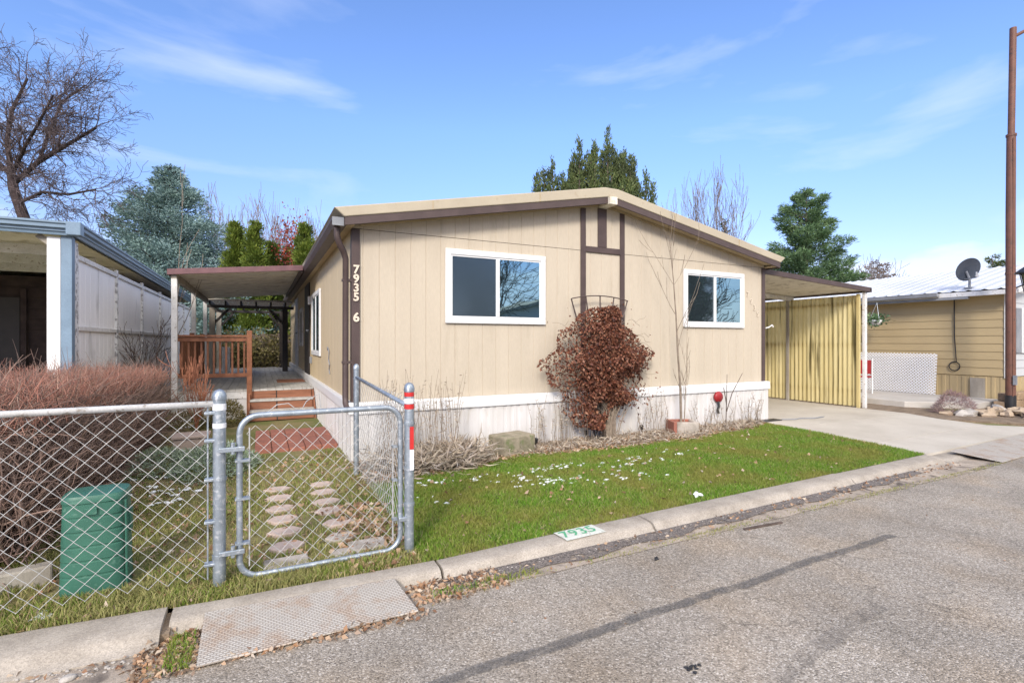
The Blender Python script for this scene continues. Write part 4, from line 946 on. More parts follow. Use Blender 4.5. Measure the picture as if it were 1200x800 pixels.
rw = thing('retaining_wall', (15.2, 4.6, 0), 'low tan block retaining wall behind the rust brown pole', 'wall')
for k in range(7):
    for j in range(2): MB().box(14.35+k*.41+.2*j, 14.74+k*.41+.2*j, 5.0-.0, 5.2, j*.17, j*.17+.165).build('block', mt['retain'], rw, bevel=.015)
rr = random.Random(5)
rockspots = [(12.55,4.95,.17,'tan stone'),(12.85,4.75,.15,''),(13.1,4.55,.14,''),(12.95,5.0,.16,''),(13.3,4.75,.19,''),(13.55,4.5,.2,''),(13.6,4.85,.15,''),(13.9,4.6,.2,''),(13.85,4.95,.17,''),(14.15,4.4,.18,''),(14.2,4.7,.13,''),(13.35,4.25,.17,''),(13.75,4.2,.22,''),(14.5,4.5,.2,''),(14.0,5.1,.14,''),(14.45,4.15,.2,''),(12.35,5.2,.12,''),(14.9,4.4,.2,''),(15.2,4.7,.2,''),(15.5,4.3,.22,'')]
for i, (x, y, r, _) in enumerate(rockspots):
    mb = MB(); mb.rock((x, y, r*.2), r*rr.uniform(.7, 1.3), r*rr.uniform(.6, .95), r*rr.uniform(.35, .7), i+3, n=10, m=6, amp=.6)
    o = mb.build('rock', mt['rock'] if i % 3 else mt['rock2'], origin=(x, y, 0), smooth=True, sharp=28)
    tag(o, 'rounded field stone in the rock border right of the driveway', 'rock', 'stones of the rock border')
    if i == 0: o['label'] = 'tan stone at the left end of the rock border beside the dry purple shrub'; del o['group']

# ------------------------------------------------------------------ vegetation generators
def branch(mb, p, d, L, r, lvl, rg, P):
    n = P.get('seg', 4); pts = [p.copy()]; rad = [r]; dd = d.copy(); q = p.copy()
    for i in range(n):
        j = P['jit']*(1 if lvl else .5)
        dd = (dd+Vector((rg.uniform(-j, j), rg.uniform(-j, j), rg.uniform(-j, j)+P['up']*(1 if lvl else .4)))).normalized()
        q = q+dd*L/n; pts.append(q.copy()); rad.append(max(P['rmin'], r*(1-(i+1)/n*P['taper'])))
    sides = 8 if lvl == 0 else (5 if lvl < 3 else 3)
    mb[0 if lvl == 0 else 1].tube(pts, rad, sides, cap=False)
    if lvl >= P['levels']: return
    k = P['kids'][min(lvl, len(P['kids'])-1)]
    for c in range(k):
        t = rg.uniform(P['from'] if lvl == 0 else .2, 1.0) if c else 1.0
        idx = min(n-1, int(t*n)); f = t*n-idx; bp = pts[idx].lerp(pts[idx+1], min(1, f)); br = rad[idx]*(1-f)+rad[idx+1]*f
        bd = (pts[idx+1]-pts[idx]).normalized()
        ax = bd.orthogonal().normalized(); ax = Matrix.Rotation(rg.uniform(0, 2*math.pi), 3, bd) @ ax
        ang = rg.uniform(P['a0'], P['a1'])*(.4 if c == 0 else 1)
        nd = (bd*math.cos(ang)+ax*math.sin(ang)).normalized()
        branch(mb, bp, nd, L*rg.uniform(P['l0'], P['l1']), max(P['rmin'], br*P['rk']), lvl+1, rg, P)
def bare_tree(name, label, cat, base, H, r, seed, mat=None, group=None, twigmat=None, lean=(0,0,1), **kw):
    P = dict(seg=4, jit=.18, up=.06, rmin=.006, taper=.45, levels=4, kids=[5,4,4,3], a0=.4, a1=.95, l0=.5, l1=.8, rk=.62); P['from'] = .45; P.update(kw)
    t = thing(name, base, label, cat, group); rg = random.Random(seed); mb = [MB(), MB()]
    branch(mb, Vector(base)-Vector((0,0,.1)), Vector(lean).normalized(), H, r, 0, rg, P)
    mb[0].build('trunk', mat or mt['bark'], t, smooth=True); mb[1].build('crown', twigmat or mat or mt['bark'], t)
    return t

def conifer(name, label, cat, base, H, Rm, mat, seed, nb=160, per=170, leafL=.2, leafW=.06, power=.85, droop=-.15, up=.25, spread=.32, low=.04, trunk=.2, group=None, lump=.25, barkm=None, rise=0, tipw=.6):
    rg = np.random.default_rng(seed); t = thing(name, base, label, cat, group)
    MB().tube([Vector(base)-Vector((0,0,.1)), Vector(base)+Vector((0,0,H*.5)), Vector(base)+Vector((0,0,H*.97))], [trunk, trunk*.6, trunk*.12], 8).build('trunk', barkm or mt['bark'], t, smooth=True)
    Ps = []; Ds = []; bm_ = MB()
    for i in range(nb):
        h = low+(1-low)*(i+rg.uniform(0, 1))/nb; h = min(h, .995)
        Rr = Rm*((1-h)**power)*(1+rg.uniform(-lump, lump))+.06; a = rg.uniform(0, 2*math.pi)
        o = np.array([base[0], base[1], base[2]+H*h]); dirv = np.array([math.cos(a), math.sin(a), droop+rise*h])
        n = max(12, int(per*Rr/Rm+8)); s = rg.uniform(.12, 1, n)**tipw
        pts = o+np.outer(s*Rr, dirv)+np.outer(s**2*Rr*up, [0, 0, 1])
        wdt = spread*Rr*(1.15-s)[:, None]+.05
        off = rg.normal(size=(n, 3))*[1, 1, .45]*wdt
        pts = pts+off
        d = dirv[None]*.7+off/ (np.linalg.norm(off, axis=1, keepdims=True)+.01)*.8+rg.normal(size=(n, 3))*.35+np.array([0, 0, up])
        Ps.append(pts); Ds.append(d)
        tip = o+Rr*.85*dirv+np.array([0, 0, Rr*.85**2*up]); mid = o+Rr*.45*dirv+np.array([0, 0, Rr*.2*up])
        bm_.tube([o, mid, tip], [trunk*.14+.01, trunk*.09+.008, .006], 3, cap=False)
    bm_.build('branches', barkm or mt['bark'], t)
    P = np.vstack(Ps); D = np.vstack(Ds); n = len(P)
    leaves('crown', P, D, rg.uniform(.7, 1.3, n)*leafL, rg.uniform(.7, 1.3, n)*leafW, mat, t, rg)
    return t

# ------------------------------------------------------------------ background trees
conifer('spruce_tree', 'large blue spruce with frosty needles rising behind the awning and left carport', 'tree', T2(200, 26), TZ(194, 26), 5.0, mt['spruce'], 3, nb=440, per=460, leafL=.155, leafW=.055, power=.74, droop=-.1, up=.30, spread=.19, low=.03, trunk=.25, lump=.35)
conifer('spruce_tree', 'lower blue spruce seen under the awning beyond the railing', 'tree', T2(278, 24), 4.2, 2.6, mt['spruce'], 13, nb=110, per=230, leafL=.2, leafW=.05, power=.5, up=.3, spread=.22, low=.03, trunk=.12)
bt0 = T2(26, 24)
bl = thing('bare_tree', bt0, 'large leafless tree with crooked trunk at the left edge', 'tree')
rgt = random.Random(5); mbs = [MB(), MB()]
def W3(px, py, d): 
    q = T2(px, d); return Vector((q[0], q[1], TZ(py, d)))
trunk = [Vector(bt0), W3(32, 330, 24), W3(28, 255, 24), W3(16, 222, 24), W3(14, 205, 24)]
mbs[0].tube(trunk, [.34, .27, .23, .20, .18], 10)
PP = dict(seg=5, jit=.30, up=.0, rmin=.0085, taper=.55, levels=5, kids=[6,6,4,4,3,2], a0=.45, a1=1.1, l0=.5, l1=.8, rk=.62); PP['from'] = .2
for (pp, dd, r0) in [([(16,215),(45,190),(75,172),(112,150)], (0, .4, -.5, -.9), .13), ([(14,205),(8,165),(14,130),(32,92)], (0, .5, .8, 1.2), .13), ([(14,205),(-18,178),(-30,130),(-25,80)], (0, -.4, -.3, 0), .13), ([(22,238),(50,225),(80,228),(112,222)], (0, -.6, -1.0, -1.8), .085), ([(14,200),(-15,195),(-50,180),(-80,150)], (0, 1, 1.5, 2), .11), ([(45,190),(60,150),(72,120),(100,100)], (0.4, 1., 1.4, 2), .08), ([(14,205),(30,170),(45,145),(62,112)], (0, -1, -2, -2.4), .09)]:
    pts = [W3(p[0], p[1], 24+q) for p, q in zip(pp, dd)]; n_ = len(pts)
    rad = [r0*(1-.55*i/(n_-1)) for i in range(n_)]; mbs[0].tube(pts, rad, 7, cap=False)
    for i in range(1, n_):
        dv = (pts[i]-pts[i-1]).normalized()
        for k in range(7 if i < n_-1 else 6):
            f = rgt.uniform(.1, 1); q = pts[i-1].lerp(pts[i], f); ax = Matrix.Rotation(rgt.uniform(0, 6.28), 3, dv) @ dv.orthogonal().normalized()
            an = rgt.uniform(.4, 1.1) if k else .2; nd = (dv*math.cos(an)+ax*math.sin(an)+Vector((0, 0, .1))).normalized()
            branch(mbs, q, nd, rgt.uniform(.9, 1.55), max(.02, rad[i]*.45), 2, rgt, PP)
mbs[0].build('trunk', mt['darkbark'], bl, smooth=True); mbs[1].build('crown', M('purple_grey_twigs', (.11,.08,.08), (.07,.05,.05)), bl)
for i, (px, py, d, r, lb) in enumerate([(276, 262, 24, .62, 'leftmost tall arborvitae just right of the blue spruce'), (299, 262, 23.4, .66, 'broad arborvitae standing above the middle of the awning'), (357, 264, 23, .55, 'tall arborvitae nearest the gutter of the home'), (318, 285, 25, .6, 'shorter arborvitae between the taller ones above the awning'), (338, 292, 26, .7, 'low arborvitae under the red leaved tree')]):
    conifer('arborvitae', lb, 'tree', T2(px, d), TZ(py, d), r, mt['arbor'], 20+i, nb=150, per=190, leafL=.16, leafW=.05, power=.5, droop=.2, up=.9, spread=.3, low=.02, trunk=.08, group='arborvitae row behind the deck')
p_ = T2(341, 24.5)
rt = bare_tree('red_leaf_tree', 'small tree holding red leaves between the arborvitae', 'tree', p_, 2.8, .07, 33, levels=4, kids=[5,4,3,3], l0=.45, l1=.7, rmin=.01, mat=mt['greytwig'])
rg = np.random.default_rng(8); P = rg.normal(size=(700, 3))*[.38, .38, .62]+[p_[0], p_[1], TZ(285, 24.5)]; leaves('leaves', P, rg.normal(size=(700, 3)), .13, .09, mt['redleaf'], rt, rg)
for i, (px, h, d, lb) in enumerate([(285, 3.5, 33, 'pale bare tree behind the leftmost arborvitae'), (328, 3.6, 33, 'pale bare tree between the arborvitae tops'), (372, 3.0, 33, 'pale bare tree just left of the home gutter')]):
    bare_tree('bare_tree', lb, 'tree', T2(px, d), h, .12, 40+i, mat=mt['greytwig'], levels=5, kids=[4,4,4,3,3], up=.14, jit=.15, a0=.25, a1=.65, l0=.6, l1=.85, rmin=.010)
# tall juniper cluster behind the roof
jd = 27.0
jc = T2(702, jd)
jt = thing('juniper_tree', jc, 'tall multi spired dark green juniper behind the ridge of the home', 'tree')
mbt = MB(); Ps = []; Ds = []; rg = np.random.default_rng(6)
spires = [(712, 155, .40), (697, 172, .36), (679, 169, .38), (731, 176, .36), (742, 187, .32), (648, 192, .34), (643, 202, .3), (653, 206, .34), (638, 199, .26), (632, 206, .26), (628, 209, .2), (660, 205, .4), (757, 206, .26), (765, 219, .2)]
for k in range(34):
    px = rg.uniform(660, 750); e = float(np.interp(px, [655, 668, 680, 712, 735, 752], [202, 184, 174, 160, 178, 205])); spires.append((px, e+abs(rg.normal())*14+4, rg.uniform(.28, .5)))
for (px, py, r) in spires:
    q = T2(px, jd+rg.uniform(-.6, .6)); x, y = q[0], q[1]; h = TZ(py, jd)
    mbt.tube([jc, (x, y, h*.55), (x, y, h*.96)], [.2, .10, .02], 7)
    r *= 1.15
    for i in range(75):
        hh = .50+.50*(i+rg.uniform())/75; hh = min(hh, .997); Rr = r*(((1-hh)/.5)**.95)*(1+rg.uniform(-.6, .6))+.03; a = rg.uniform(0, 6.283)
        n = int(12+70*Rr); s_ = rg.uniform(.1, 1, n)**.7
        dv = np.array([math.cos(a), math.sin(a), .8]); pts = np.array([x, y, h*hh])+np.outer(s_*Rr, dv)+rg.normal(size=(n, 3))*[.06, .06, .10]
        Ps.append(pts); Ds.append(dv+rg.normal(size=(n, 3))*.35+[0, 0, 1.0])
mbt.build('trunk', mt['bark'], jt, smooth=True)
P = np.vstack(Ps); D = np.vstack(Ds); leaves('crown', P, D, rg.uniform(.10, .24, len(P)), rg.uniform(.04, .07, len(P)), mt['juniper'], jt, rg)
bare_tree('bare_tree', 'thin bare tree rising behind the right roof slope', 'tree', T2(822, 31), 4.6, .09, 52, mat=mt['greytwig'], levels=5, kids=[4,4,4,3,2], up=.2, jit=.13, a0=.25, a1=.6, l0=.55, l1=.8, rmin=.010)
bare_tree('bare_tree', 'second thin bare tree fanning out left of the green pine', 'tree', T2(862, 31), 4.4, .09, 57, mat=mt['greytwig'], levels=5, kids=[5,4,4,3,2], up=.2, jit=.13, a0=.3, a1=.7, l0=.5, l1=.78, rmin=.010)
bare_tree('bare_tree', 'faint bare tree tips showing above the left roof slope', 'tree', T2(518, 33), 4.3, .10, 56, mat=mt['palebark'], levels=5, kids=[5,4,4,3,2], up=.12, jit=.18, a0=.35, a1=.8, l0=.5, l1=.75, rmin=.010)
conifer('conifer', 'dark small conifer tip just above the right roof slope', 'tree', T2(849, 32), TZ(256, 32), .9, mt['juniper'], 61, nb=70, per=120, leafL=.18, leafW=.06)
conifer('pine_tree', 'bushy green pine rising behind the yellow panelled carport', 'tree', T2(945, 34), TZ(222, 34), 3.3, mt['pine'], 63, nb=190, per=640, leafL=.24, leafW=.045, power=.55, droop=.05, up=.22, spread=.2, low=.12, trunk=.22, lump=.42, tipw=.5)
conifer('pine_tree', 'distant dark conifer peeking over the white roof near the pole', 'tree', T2(1163, 45), TZ(299, 45), 2.0, mt['juniper'], 65, nb=70, per=160, leafL=.3, leafW=.08, power=.5)
for i, (px, h, d, lb) in enumerate([(1012, 2.9, 37, 'bare shrubby tree between the pine and the white roof'), (1042, 2.6, 37, 'low bare tree above the white roof edge')]):
    bare_tree('bare_tree', lb, 'tree', T2(px, d), h, .1, 70+i, mat=mt['greytwig'], levels=5, kids=[6,5,4,3,2], up=.1, jit=.2, a0=.35, a1=.9, l0=.55, l1=.85, rmin=.012)
conifer('brown_tree', 'rust brown leafy tree low behind the white roof', 'tree', T2(1028, 38), TZ(306, 38), 1.7, leafmat('rust_leaves', [(.16,.10,.07),(.24,.16,.11),(.12,.09,.06)]), 80, nb=70, per=90, leafL=.16, leafW=.08, power=.4)
# olive bush, back fence
bs = thing('olive_bush', (-.3, 20.8, 0), 'low olive bush beyond the open end of the deck', 'bush')
rg = np.random.default_rng(11); P = rg.normal(size=(5000, 3))*[1.0, .5, .38]+[-.1, 20.8, 1.0]; P = P[P[:, 2] > 0]; leaves('foliage', P, rg.normal(size=(len(P), 3)), .12, .07, mt['olive'], bs, rg)
mb = MB()
for k in range(40):
    a = rg.uniform(0, 6.28); mb.tube([(-.1+.2*math.cos(a), 20.8, 0), (-.1+rg.normal()*.9, 20.8+rg.normal()*.4, 1.4)], [.02, .006], 4)
mb.build('stems', mt['bark'], bs)
fb = thing('wooden_fence', (0, 23, 0), 'dark weathered board fence beyond the deck', 'fence')
mb = MB()
for k in range(90): mb.box(-9+k*.2, -9+k*.2+.19, 22.4, 22.43, 0, 1.75+.02*math.sin(k*3.1))
mb.build('boards', mt['bark'], fb)
for k in range(8): MB().box(-9+k*2.4, -8.9+k*2.4, 22.44, 22.53, 0, 1.8).build('post', mt['bark'], fb)

# ------------------------------------------------------------------ hedge at the left
hg = thing('hedge', (-1.75, 6.2, 0), 'leafless twiggy hedge with reddish tips behind the left chain link fence', 'hedge')
rg = np.random.default_rng(21)
def twigs(n, zone, lens, w, up, zpow=1):
    P = []; D = []
    x0, x1, y0, y1 = zone
    P = np.column_stack([rg.uniform(x0, x1, n), rg.uniform(y0, y1, n), rg.uniform(0, 1, n)**zpow])
    return P
def hedge_top(y): return 1.20-.045*(y-4.2)
# stems: a chain of 3 slender quads each
def stemchains(n, x0, x1, y0, y1, zlo, zhi, L, jit, upw, w, mat, name):
    V = []; Fc = []; c = 0
    px = rg.uniform(x0, x1, n); py = rg.uniform(y0, y1, n)
    top = np.array([hedge_top(y) for y in py]); pz = zlo+(top*zhi-zlo)*rg.uniform(0, 1, n)
    d = rg.normal(size=(n, 3))*jit+[0, 0, upw]; d /= np.linalg.norm(d, axis=1, keepdims=True)
    p = np.column_stack([px, py, pz]); k = 4; ln = rg.uniform(.6, 1.3, n)[:, None]*L/k
    sv = rg.normal(size=(n, 3)); 
    rows = []
    for i in range(k+1):
        s = np.cross(d, sv); s /= np.linalg.norm(s, axis=1, keepdims=True)
        ww = w*(1-.75*i/k); s2 = np.cross(d, s)
        rows.append(np.stack([p+s*ww, p-s*ww*.5+s2*ww*.87, p-s*ww*.5-s2*ww*.87], 1))
        p = p+d*ln; d = d+rg.normal(size=(n, 3))*jit*.55; d /= np.linalg.norm(d, axis=1, keepdims=True)
    A = np.stack(rows, 1)  # n, k+1, 3, 3
    Vv = A.reshape(-1, 3); base = (np.arange(n)*(k+1)*3)[:, None]
    Fq = []
    for i in range(k):
        for j in range(3):
            j2 = (j+1) % 3; Fq.append(np.column_stack([base[:, 0]+i*3+j, base[:, 0]+i*3+j2, base[:, 0]+(i+1)*3+j2, base[:, 0]+(i+1)*3+j]))
    return rawmesh(name, Vv, np.vstack(Fq), mat, hg)
stemchains(11000, -2.15, -1.28, 4.15, 9.2, .0, .85, .42, .55, .45, .0042, mt['hedgetwig'], 'twigs')
stemchains(2600, -2.15, -1.33, 4.15, 9.2, .0, .35, .7, .35, .8, .008, mt['hedgetwig'], 'stems')
stemchains(6800, -2.2, -1.22, 4.1, 9.25, .86, .97, .20, .45, .85, .0030, mt['hedgetop'], 'twig_tips')
# ------------------------------------------------------------------ chain link fence and gate
def ztop_wire(mb, x0, x1, fx, z0, z1, p=.098, r=.0017, barbs=True):
    """fx(s) -> xy point at run s"""
    L = x1-x0; n = int(L/(p/2)); h = p/2; m = int((z1-z0)/h)
    for k in range(n):
        pts = []
        for j in range(m+1):
            s = x0+k*p/2+(((j+k) % 2)*p/2); q = fx(s); o = .003 if (j+k) % 2 else -.003
            pts.append((q[0], q[1]+o, z0+j*h))
        if barbs: 
            q = fx(x0+k*p/2+p/4+.01); pts.append((q[0]+.006, q[1], z0+m*h+.028))
        for a, b_ in zip(pts[:-1], pts[1:]): mb.tube([a, b_], r, 6, cap=False)
def fpost(root, x, y, z0, z1, r, name='post', bands=()):
    mb = MB(); mb.tube([(x, y, z0), (x, y, z1)], r, 16); p = mb.build(name, mt['galv'], root, smooth=True, sharp=50)
    c = MB(); c.lathe((x, y, z1), [(r*1.12, -.02), (r*1.14, 0), (r*1.0, .02), (r*.7, .036), (r*.2, .044)], 16); c.build('cap', mt['galv'], p, smooth=True, sharp=60)
    for z in bands:
        MB().lathe((x, y, z), [(r*1.0, -.012), (r*1.13, -.011), (r*1.13, .011), (r*1.0, .012)], 16).build('band', mt['galv'], p)
    return p
FY = 3.62
fl = thing('chain_link_fence', (-.22, FY, 0), 'galvanised chain link fence in front of the hedge, left of the gate', 'fence')
PX0 = -.225
mb = MB(); mb.tube([(-6, FY, 1.065), (-.25, FY, 1.085)], .019, 12); mb.build('top_rail', mt['oldwhite'], fl, smooth=True)
mb = MB(); ztop_wire(mb, -5.2, PX0-.055, lambda s: (s, FY+.022), .0, 1.06); mb.build('wire_mesh', mt['wire'], fl)
MB().box(PX0-.068, PX0-.060, FY+.012, FY+.030, .0, 1.09).build('tension_bar', mt['galv'], fl)
for z in (.10, .36, .62, .86, 1.03): MB().bar((PX0-.08, FY, z), (PX0+.01, FY, z), .055, .018).build('tension_band', mt['galv'], fl, bevel=.004)
p1 = fpost(fl, PX0, FY, -.1, 1.13, .036, bands=(.14, .62))
for z0, z1 in ((1.045, 1.085), (.935, .965)): MB().lathe((PX0, FY, z0), [(.0375, 0), (.0378, .001), (.0378, z1-z0-.001), (.0375, z1-z0)], 18).build('tape', mt['whitetape'], p1)
for x in (-2.7, -5.2): fpost(fl, x, FY, -.1, 1.10, .028)
# right return fence along the left edge of the lawn
GX1 = .965
fr = thing('chain_link_fence', (GX1, 3.6, 0), 'short chain link fence run from the red taped post back to the home corner', 'fence')
p2 = fpost(fr, GX1, 3.60, -.12, 1.13, .034, bands=(.30, .56, .88))
for a, b_, m_ in ((1.075, 1.105, 'redtape'), (1.025, 1.06, 'whitetape'), (.985, 1.02, 'redtape')): MB().lathe((GX1, 3.60, a), [(.0355, 0), (.0358, .001), (.0358, b_-a-.001), (.0355, b_-a)], 18).build('tape', mt[m_], p2)
MB().box(GX1-.006, GX1+.022, 3.556, 3.566, .70, .86).build('reflector_strip', mt['redtape'], p2); MB().box(GX1-.006, GX1+.022, 3.556, 3.566, .55, .695).build('reflector_strip', mt['whitetape'], p2)
p3 = fpost(fr, .955, 5.78, -.05, 1.18, .03, bands=(1.06, .5))
MB().tube([(GX1, 3.62, 1.0), (.955, 5.76, 1.075)], .018, 10).build('top_rail', mt['galv'], fr, smooth=True)
mb = MB(); L = 2.12
def fxr(s): return (.955+.01*(1-s/L)+.022, 5.74-s)
mb2 = MB(); ztop_wire(mb2, 0, L, fxr, .0, 1.03)
mb2.build('wire_mesh', mt['wire'], fr)
# gate
gg = thing('gate', (-.15, 3.6, 0), 'low galvanised chain link gate with rounded frame before the stepping stones', 'gate')
gx0, gx1, gz0, gz1, rr_ = -.115, .905, -.02, 1.0, .11
pts = []
for cx, cz, a0 in ((gx1-rr_, gz1-rr_, 0), (gx0+rr_, gz1-rr_, 90), (gx0+rr_, gz0+rr_, 180), (gx1-rr_, gz0+rr_, 270)):
    for k in range(7):
        a = R(a0+k*15); pts.append((cx+rr_*math.cos(a), FY, cz+rr_*math.sin(a)))
pts.append(pts[0]); pts.append(pts[1])
MB().tube(pts, .0185, 12, cap=False).build('frame', mt['galv'], gg, smooth=True)
mb = MB(); ztop_wire(mb, gx0+.04, gx1-.03, lambda s: (s, FY+.02), gz0+.02, gz1-.04, barbs=False); mb.build('wire_mesh', mt['wire'], gg)
for x in (gx0+.055, gx1-.05): MB().box(x-.004, x+.004, FY+.012, FY+.026, gz0+.06, gz1-.08).build('tension_bar', mt['wire'], gg)
for z in (.80, .16): 
    MB().bar((PX0-.0, FY-.04, z), (gx0+.03, FY-.035, z), .02, .03).build('hinge', mt['galv'], gg, bevel=.004); MB().tube([(gx0-.035, FY-.035, z-.03), (gx0-.035, FY-.035, z+.04)], .012, 8).build('hinge_pin', mt['galv'], gg)
for x in (gx0, gx1):
    for z in (.2, .48, .72): MB().bar((x-.025, FY, z), (x+.06*(1 if x < .3 else -1), FY, z), .045, .014).build('tie_band', mt['galv'], gg)
MB().bar((gx1-.02, FY-.03, .20), (GX1+.0, FY-.03, .20), .03, .03).build('latch', mt['galv'], gg, bevel=.004)
MB().tube([(.02, FY+.03, .99), (.10, FY+.04, 1.055), (.17, FY+.04, 1.06), (.24, FY+.03, 1.0), (.28, FY+.03, 1.07), (.36, FY+.03, 1.12), (.37, FY+.03, 1.02)], .003, 5).build('loose_wire', mt['wire'], gg)

# ------------------------------------------------------------------ tread plates
def treadplate(name, corners, label):
    mb = MB(); n = 4; c = [Vector(p) for p in corners]; up = Vector((0, 0, .008))
    mb.add([*(p for p in c), *(p+up for p in c)], [(3,2,1,0),(4,5,6,7),(0,1,5,4),(1,2,6,5),(2,3,7,6),(3,0,4,7)])
    o = mb.build(name, mt['plate'], origin=tuple(c[0]), bevel=.002); return tag(o, label, 'metal plate')
treadplate('tread_plate', [(-.275, 2.85, -.097), (.825, 2.87, -.097), (.765, 3.22, -.046), (-.275, 3.29, -.046)], 'rusty tread plate ramp laid over the gutter before the gate')
treadplate('tread_plate', [(8.6, 3.02, -.095), (12.3, 3.2, -.10), (12.2, 3.70, -.03), (8.45, 3.52, -.032)], 'rusty tread plate ramp at the driveway mouth on the right')

# ------------------------------------------------------------------ green pedestal
gb = thing('utility_pedestal', (-.92, 3.86, 0), 'green plastic utility pedestal with ribbed front between fence and hedge', 'utility box')
mb = MB()
cx, cy = -.90, 3.95; bz, tz = -.06, .535
def outline(sc):
    pts = []
    w, d = .165*sc, .14*sc
    for k in range(28):
        a = 2*math.pi*k/28; ex = .55
        x = w*abs(math.cos(a))**ex*(1 if math.cos(a) > 0 else -1); y = d*abs(math.sin(a))**ex*(1 if math.sin(a) > 0 else -1)
        pts.append((cx+x, cy+y))
    return pts
lev = [(bz, 1.03)]
for k in range(6):
    z0 = .0+k*.086; lev += [(z0, 1.03-.012*k), (z0+.07, 1.012-.012*k), (z0+.074, .985-.012*k), (z0+.082, .985-.012*k)]
lev += [(.505, .95), (.508, .985), (.535, .985), (.55, .93), (.558, .6), (.56, .1)]
vs = []; fs = []
for z, sc in lev:
    for p in outline(sc): vs.append((p[0], p[1], z))
for i in range(len(lev)-1):
    for k in range(28): fs.append((i*28+k, i*28+(k+1) % 28, (i+1)*28+(k+1) % 28, (i+1)*28+k))
fs.append(tuple((len(lev)-1)*28+k for k in range(28)))
mb.add(vs, fs); mb.build('housing', mt['boxgreen'], gb, smooth=True, sharp=35)
for k in range(5): MB().tube([(cx+.166-.004*k, cy-.10+.045*k-.0, -.02), (cx+.160-.004*k, cy-.10+.045*k, .50)], .006, 6).build('rib', mt['boxgreen'], gb)
MB().box(cx+.155, cx+.175, cy-.03, cy+.03, .28, .42).build('latch', mt['boxgreen'], gb, bevel=.004)
MB().box(cx-.03, cx+.03, cy-.147, cy-.138, .44, .48).build('warning_plate', mt['boxgreen'], gb, bevel=.002)

# ------------------------------------------------------------------ stepping stones and brick landing
def hexstone(x, y, rx, ry, seed, mat, label=None, group='pinkish stepping stones inside the gate'):
    r_ = random.Random(seed); mb = MB(); n = 6; z = yardz(x, y)
    top = [(x+rx*math.cos(a)*r_.uniform(.93, 1.05), y+ry*math.sin(a)*r_.uniform(.93, 1.05)) for a in [2*math.pi*k/n+.0 for k in range(n)]]
    mb.prism(top, z-.04, z+.022, 'z'); o = mb.build('stepping_stone', mat, origin=(x, y, z), bevel=.008)
    o.rotation_euler = (r_.uniform(-.02, .02), r_.uniform(-.02, .02), 0)
    return tag(o, label, 'stepping stone', group)
L1 = [(325,574),(327,584),(329,596),(331,608),(334,621),(336,636),(338,653)]
L2 = [(377,568),(379,577),(382,588),(386,598),(396,611),(400,625),(408,641)]
for i, (px, py) in enumerate(L1):
    g = G(px, py, .0); hexstone(g.x, g.y, .128, .100, i, mt['pinkstone'], 'pinkish hexagonal stone in the left row inside the gate', 'left row of stepping stones')
for i, (px, py) in enumerate(L2):
    g = G(px, py, .0); hexstone(g.x, g.y, .125, .098, 50+i, mt['pinkstone'] if i < 5 else mt['greystone'], 'pinkish hexagonal stone in the right row inside the gate', 'right row of stepping stones')
tag(MB().box(.02, .30, 3.67, 3.84, -.06, -.018).build('paving_slab', mt['greystone'], origin=(.15, 3.75, 0), bevel=.01), 'rough grey slab under the gate below the left row of stones', 'paving slab')
tag(MB().box(.58, .84, 3.72, 3.90, -.06, -.012).build('paving_slab', mt['greystone'], origin=(.7, 3.8, 0), bevel=.01), 'rough grey slab under the gate below the right row of stones', 'paving slab')
pa = thing('brick_landing', (.5, 8.2, 0), 'red brick landing at the foot of the deck steps', 'paving')
for i in range(5):
    for j in range(4):
        x = -.06+i*.208; y = 7.40+j*.41; z = .012+.006*math.sin(i*5+j*3)
        MB().box(x, x+.20, y, y+.395, -.03, .035+z).build('brick', mt['brick'], pa, bevel=.008)

# ------------------------------------------------------------------ front bed things
# concrete block
g = Vector((2.98, 5.98, 0))
mb = MB(); mb.box(g.x-.26, g.x+.26, g.y-.18, g.y+.18, -.04, .25)
o = mb.build('concrete_block', mt['blockstone'], origin=(g.x, g.y, 0), bevel=.02); o.rotation_euler = (0, 0, R(12)); tag(o, 'mossy square stone block at the foot of the front skirting', 'stone block')
# brick planter with sapling
pb = thing('planter_box', (5.95, 5.92, 0), 'square planter of red brick and grey concrete around the sapling', 'planter')
PT = Matrix.Translation((6.02, 6.0, 0)) @ Matrix.Rotation(R(-24), 4, 'Z')
mb = MB(PT); mb.box(-.20, -.145, -.18, .18, -.03, .215); mb.build('brick_side', mt['brick'], pb, bevel=.01)
mb = MB(PT); mb.box(-.144, .20, .125, .18, -.03, .21); mb.build('brick_side', mt['brick'], pb, bevel=.01)
mb = MB(PT); mb.box(-.144, .20, -.18, -.125, -.03, .21); mb.build('concrete_side', mt['greystone'], pb, bevel=.01)
mb = MB(PT); mb.box(.145, .20, -.124, .124, -.03, .21); mb.build('concrete_side', mt['greystone'], pb, bevel=.01)
MB(PT).box(-.143, .143, -.123, .123, -.02, .18).build('soil', mt['brick'], pb)
sp_ = thing('sapling', (5.95, 5.95, .1), 'thin bare sapling growing from the brick planter before the right window', 'tree')
rg_ = random.Random(91); mbs = [MB(), MB()]
PP = dict(seg=5, jit=.10, up=.12, rmin=.0028, taper=.8, levels=2, kids=[9,3], a0=.3, a1=.65, l0=.22, l1=.42, rk=.45); PP['from'] = .25
branch(mbs, Vector((5.99, 5.99, .15)), Vector((-.02, 0, 1)).normalized(), 2.9, .021, 0, rg_, PP); branch(mbs, Vector((6.05, 5.99, .15)), Vector((.03, 0, 1)).normalized(), 1.2, .009, 0, rg_, PP)
mbs[0].build('trunk', mt['palebark'], sp_, smooth=True); mbs[1].build('crown', mt['palebark'], sp_)
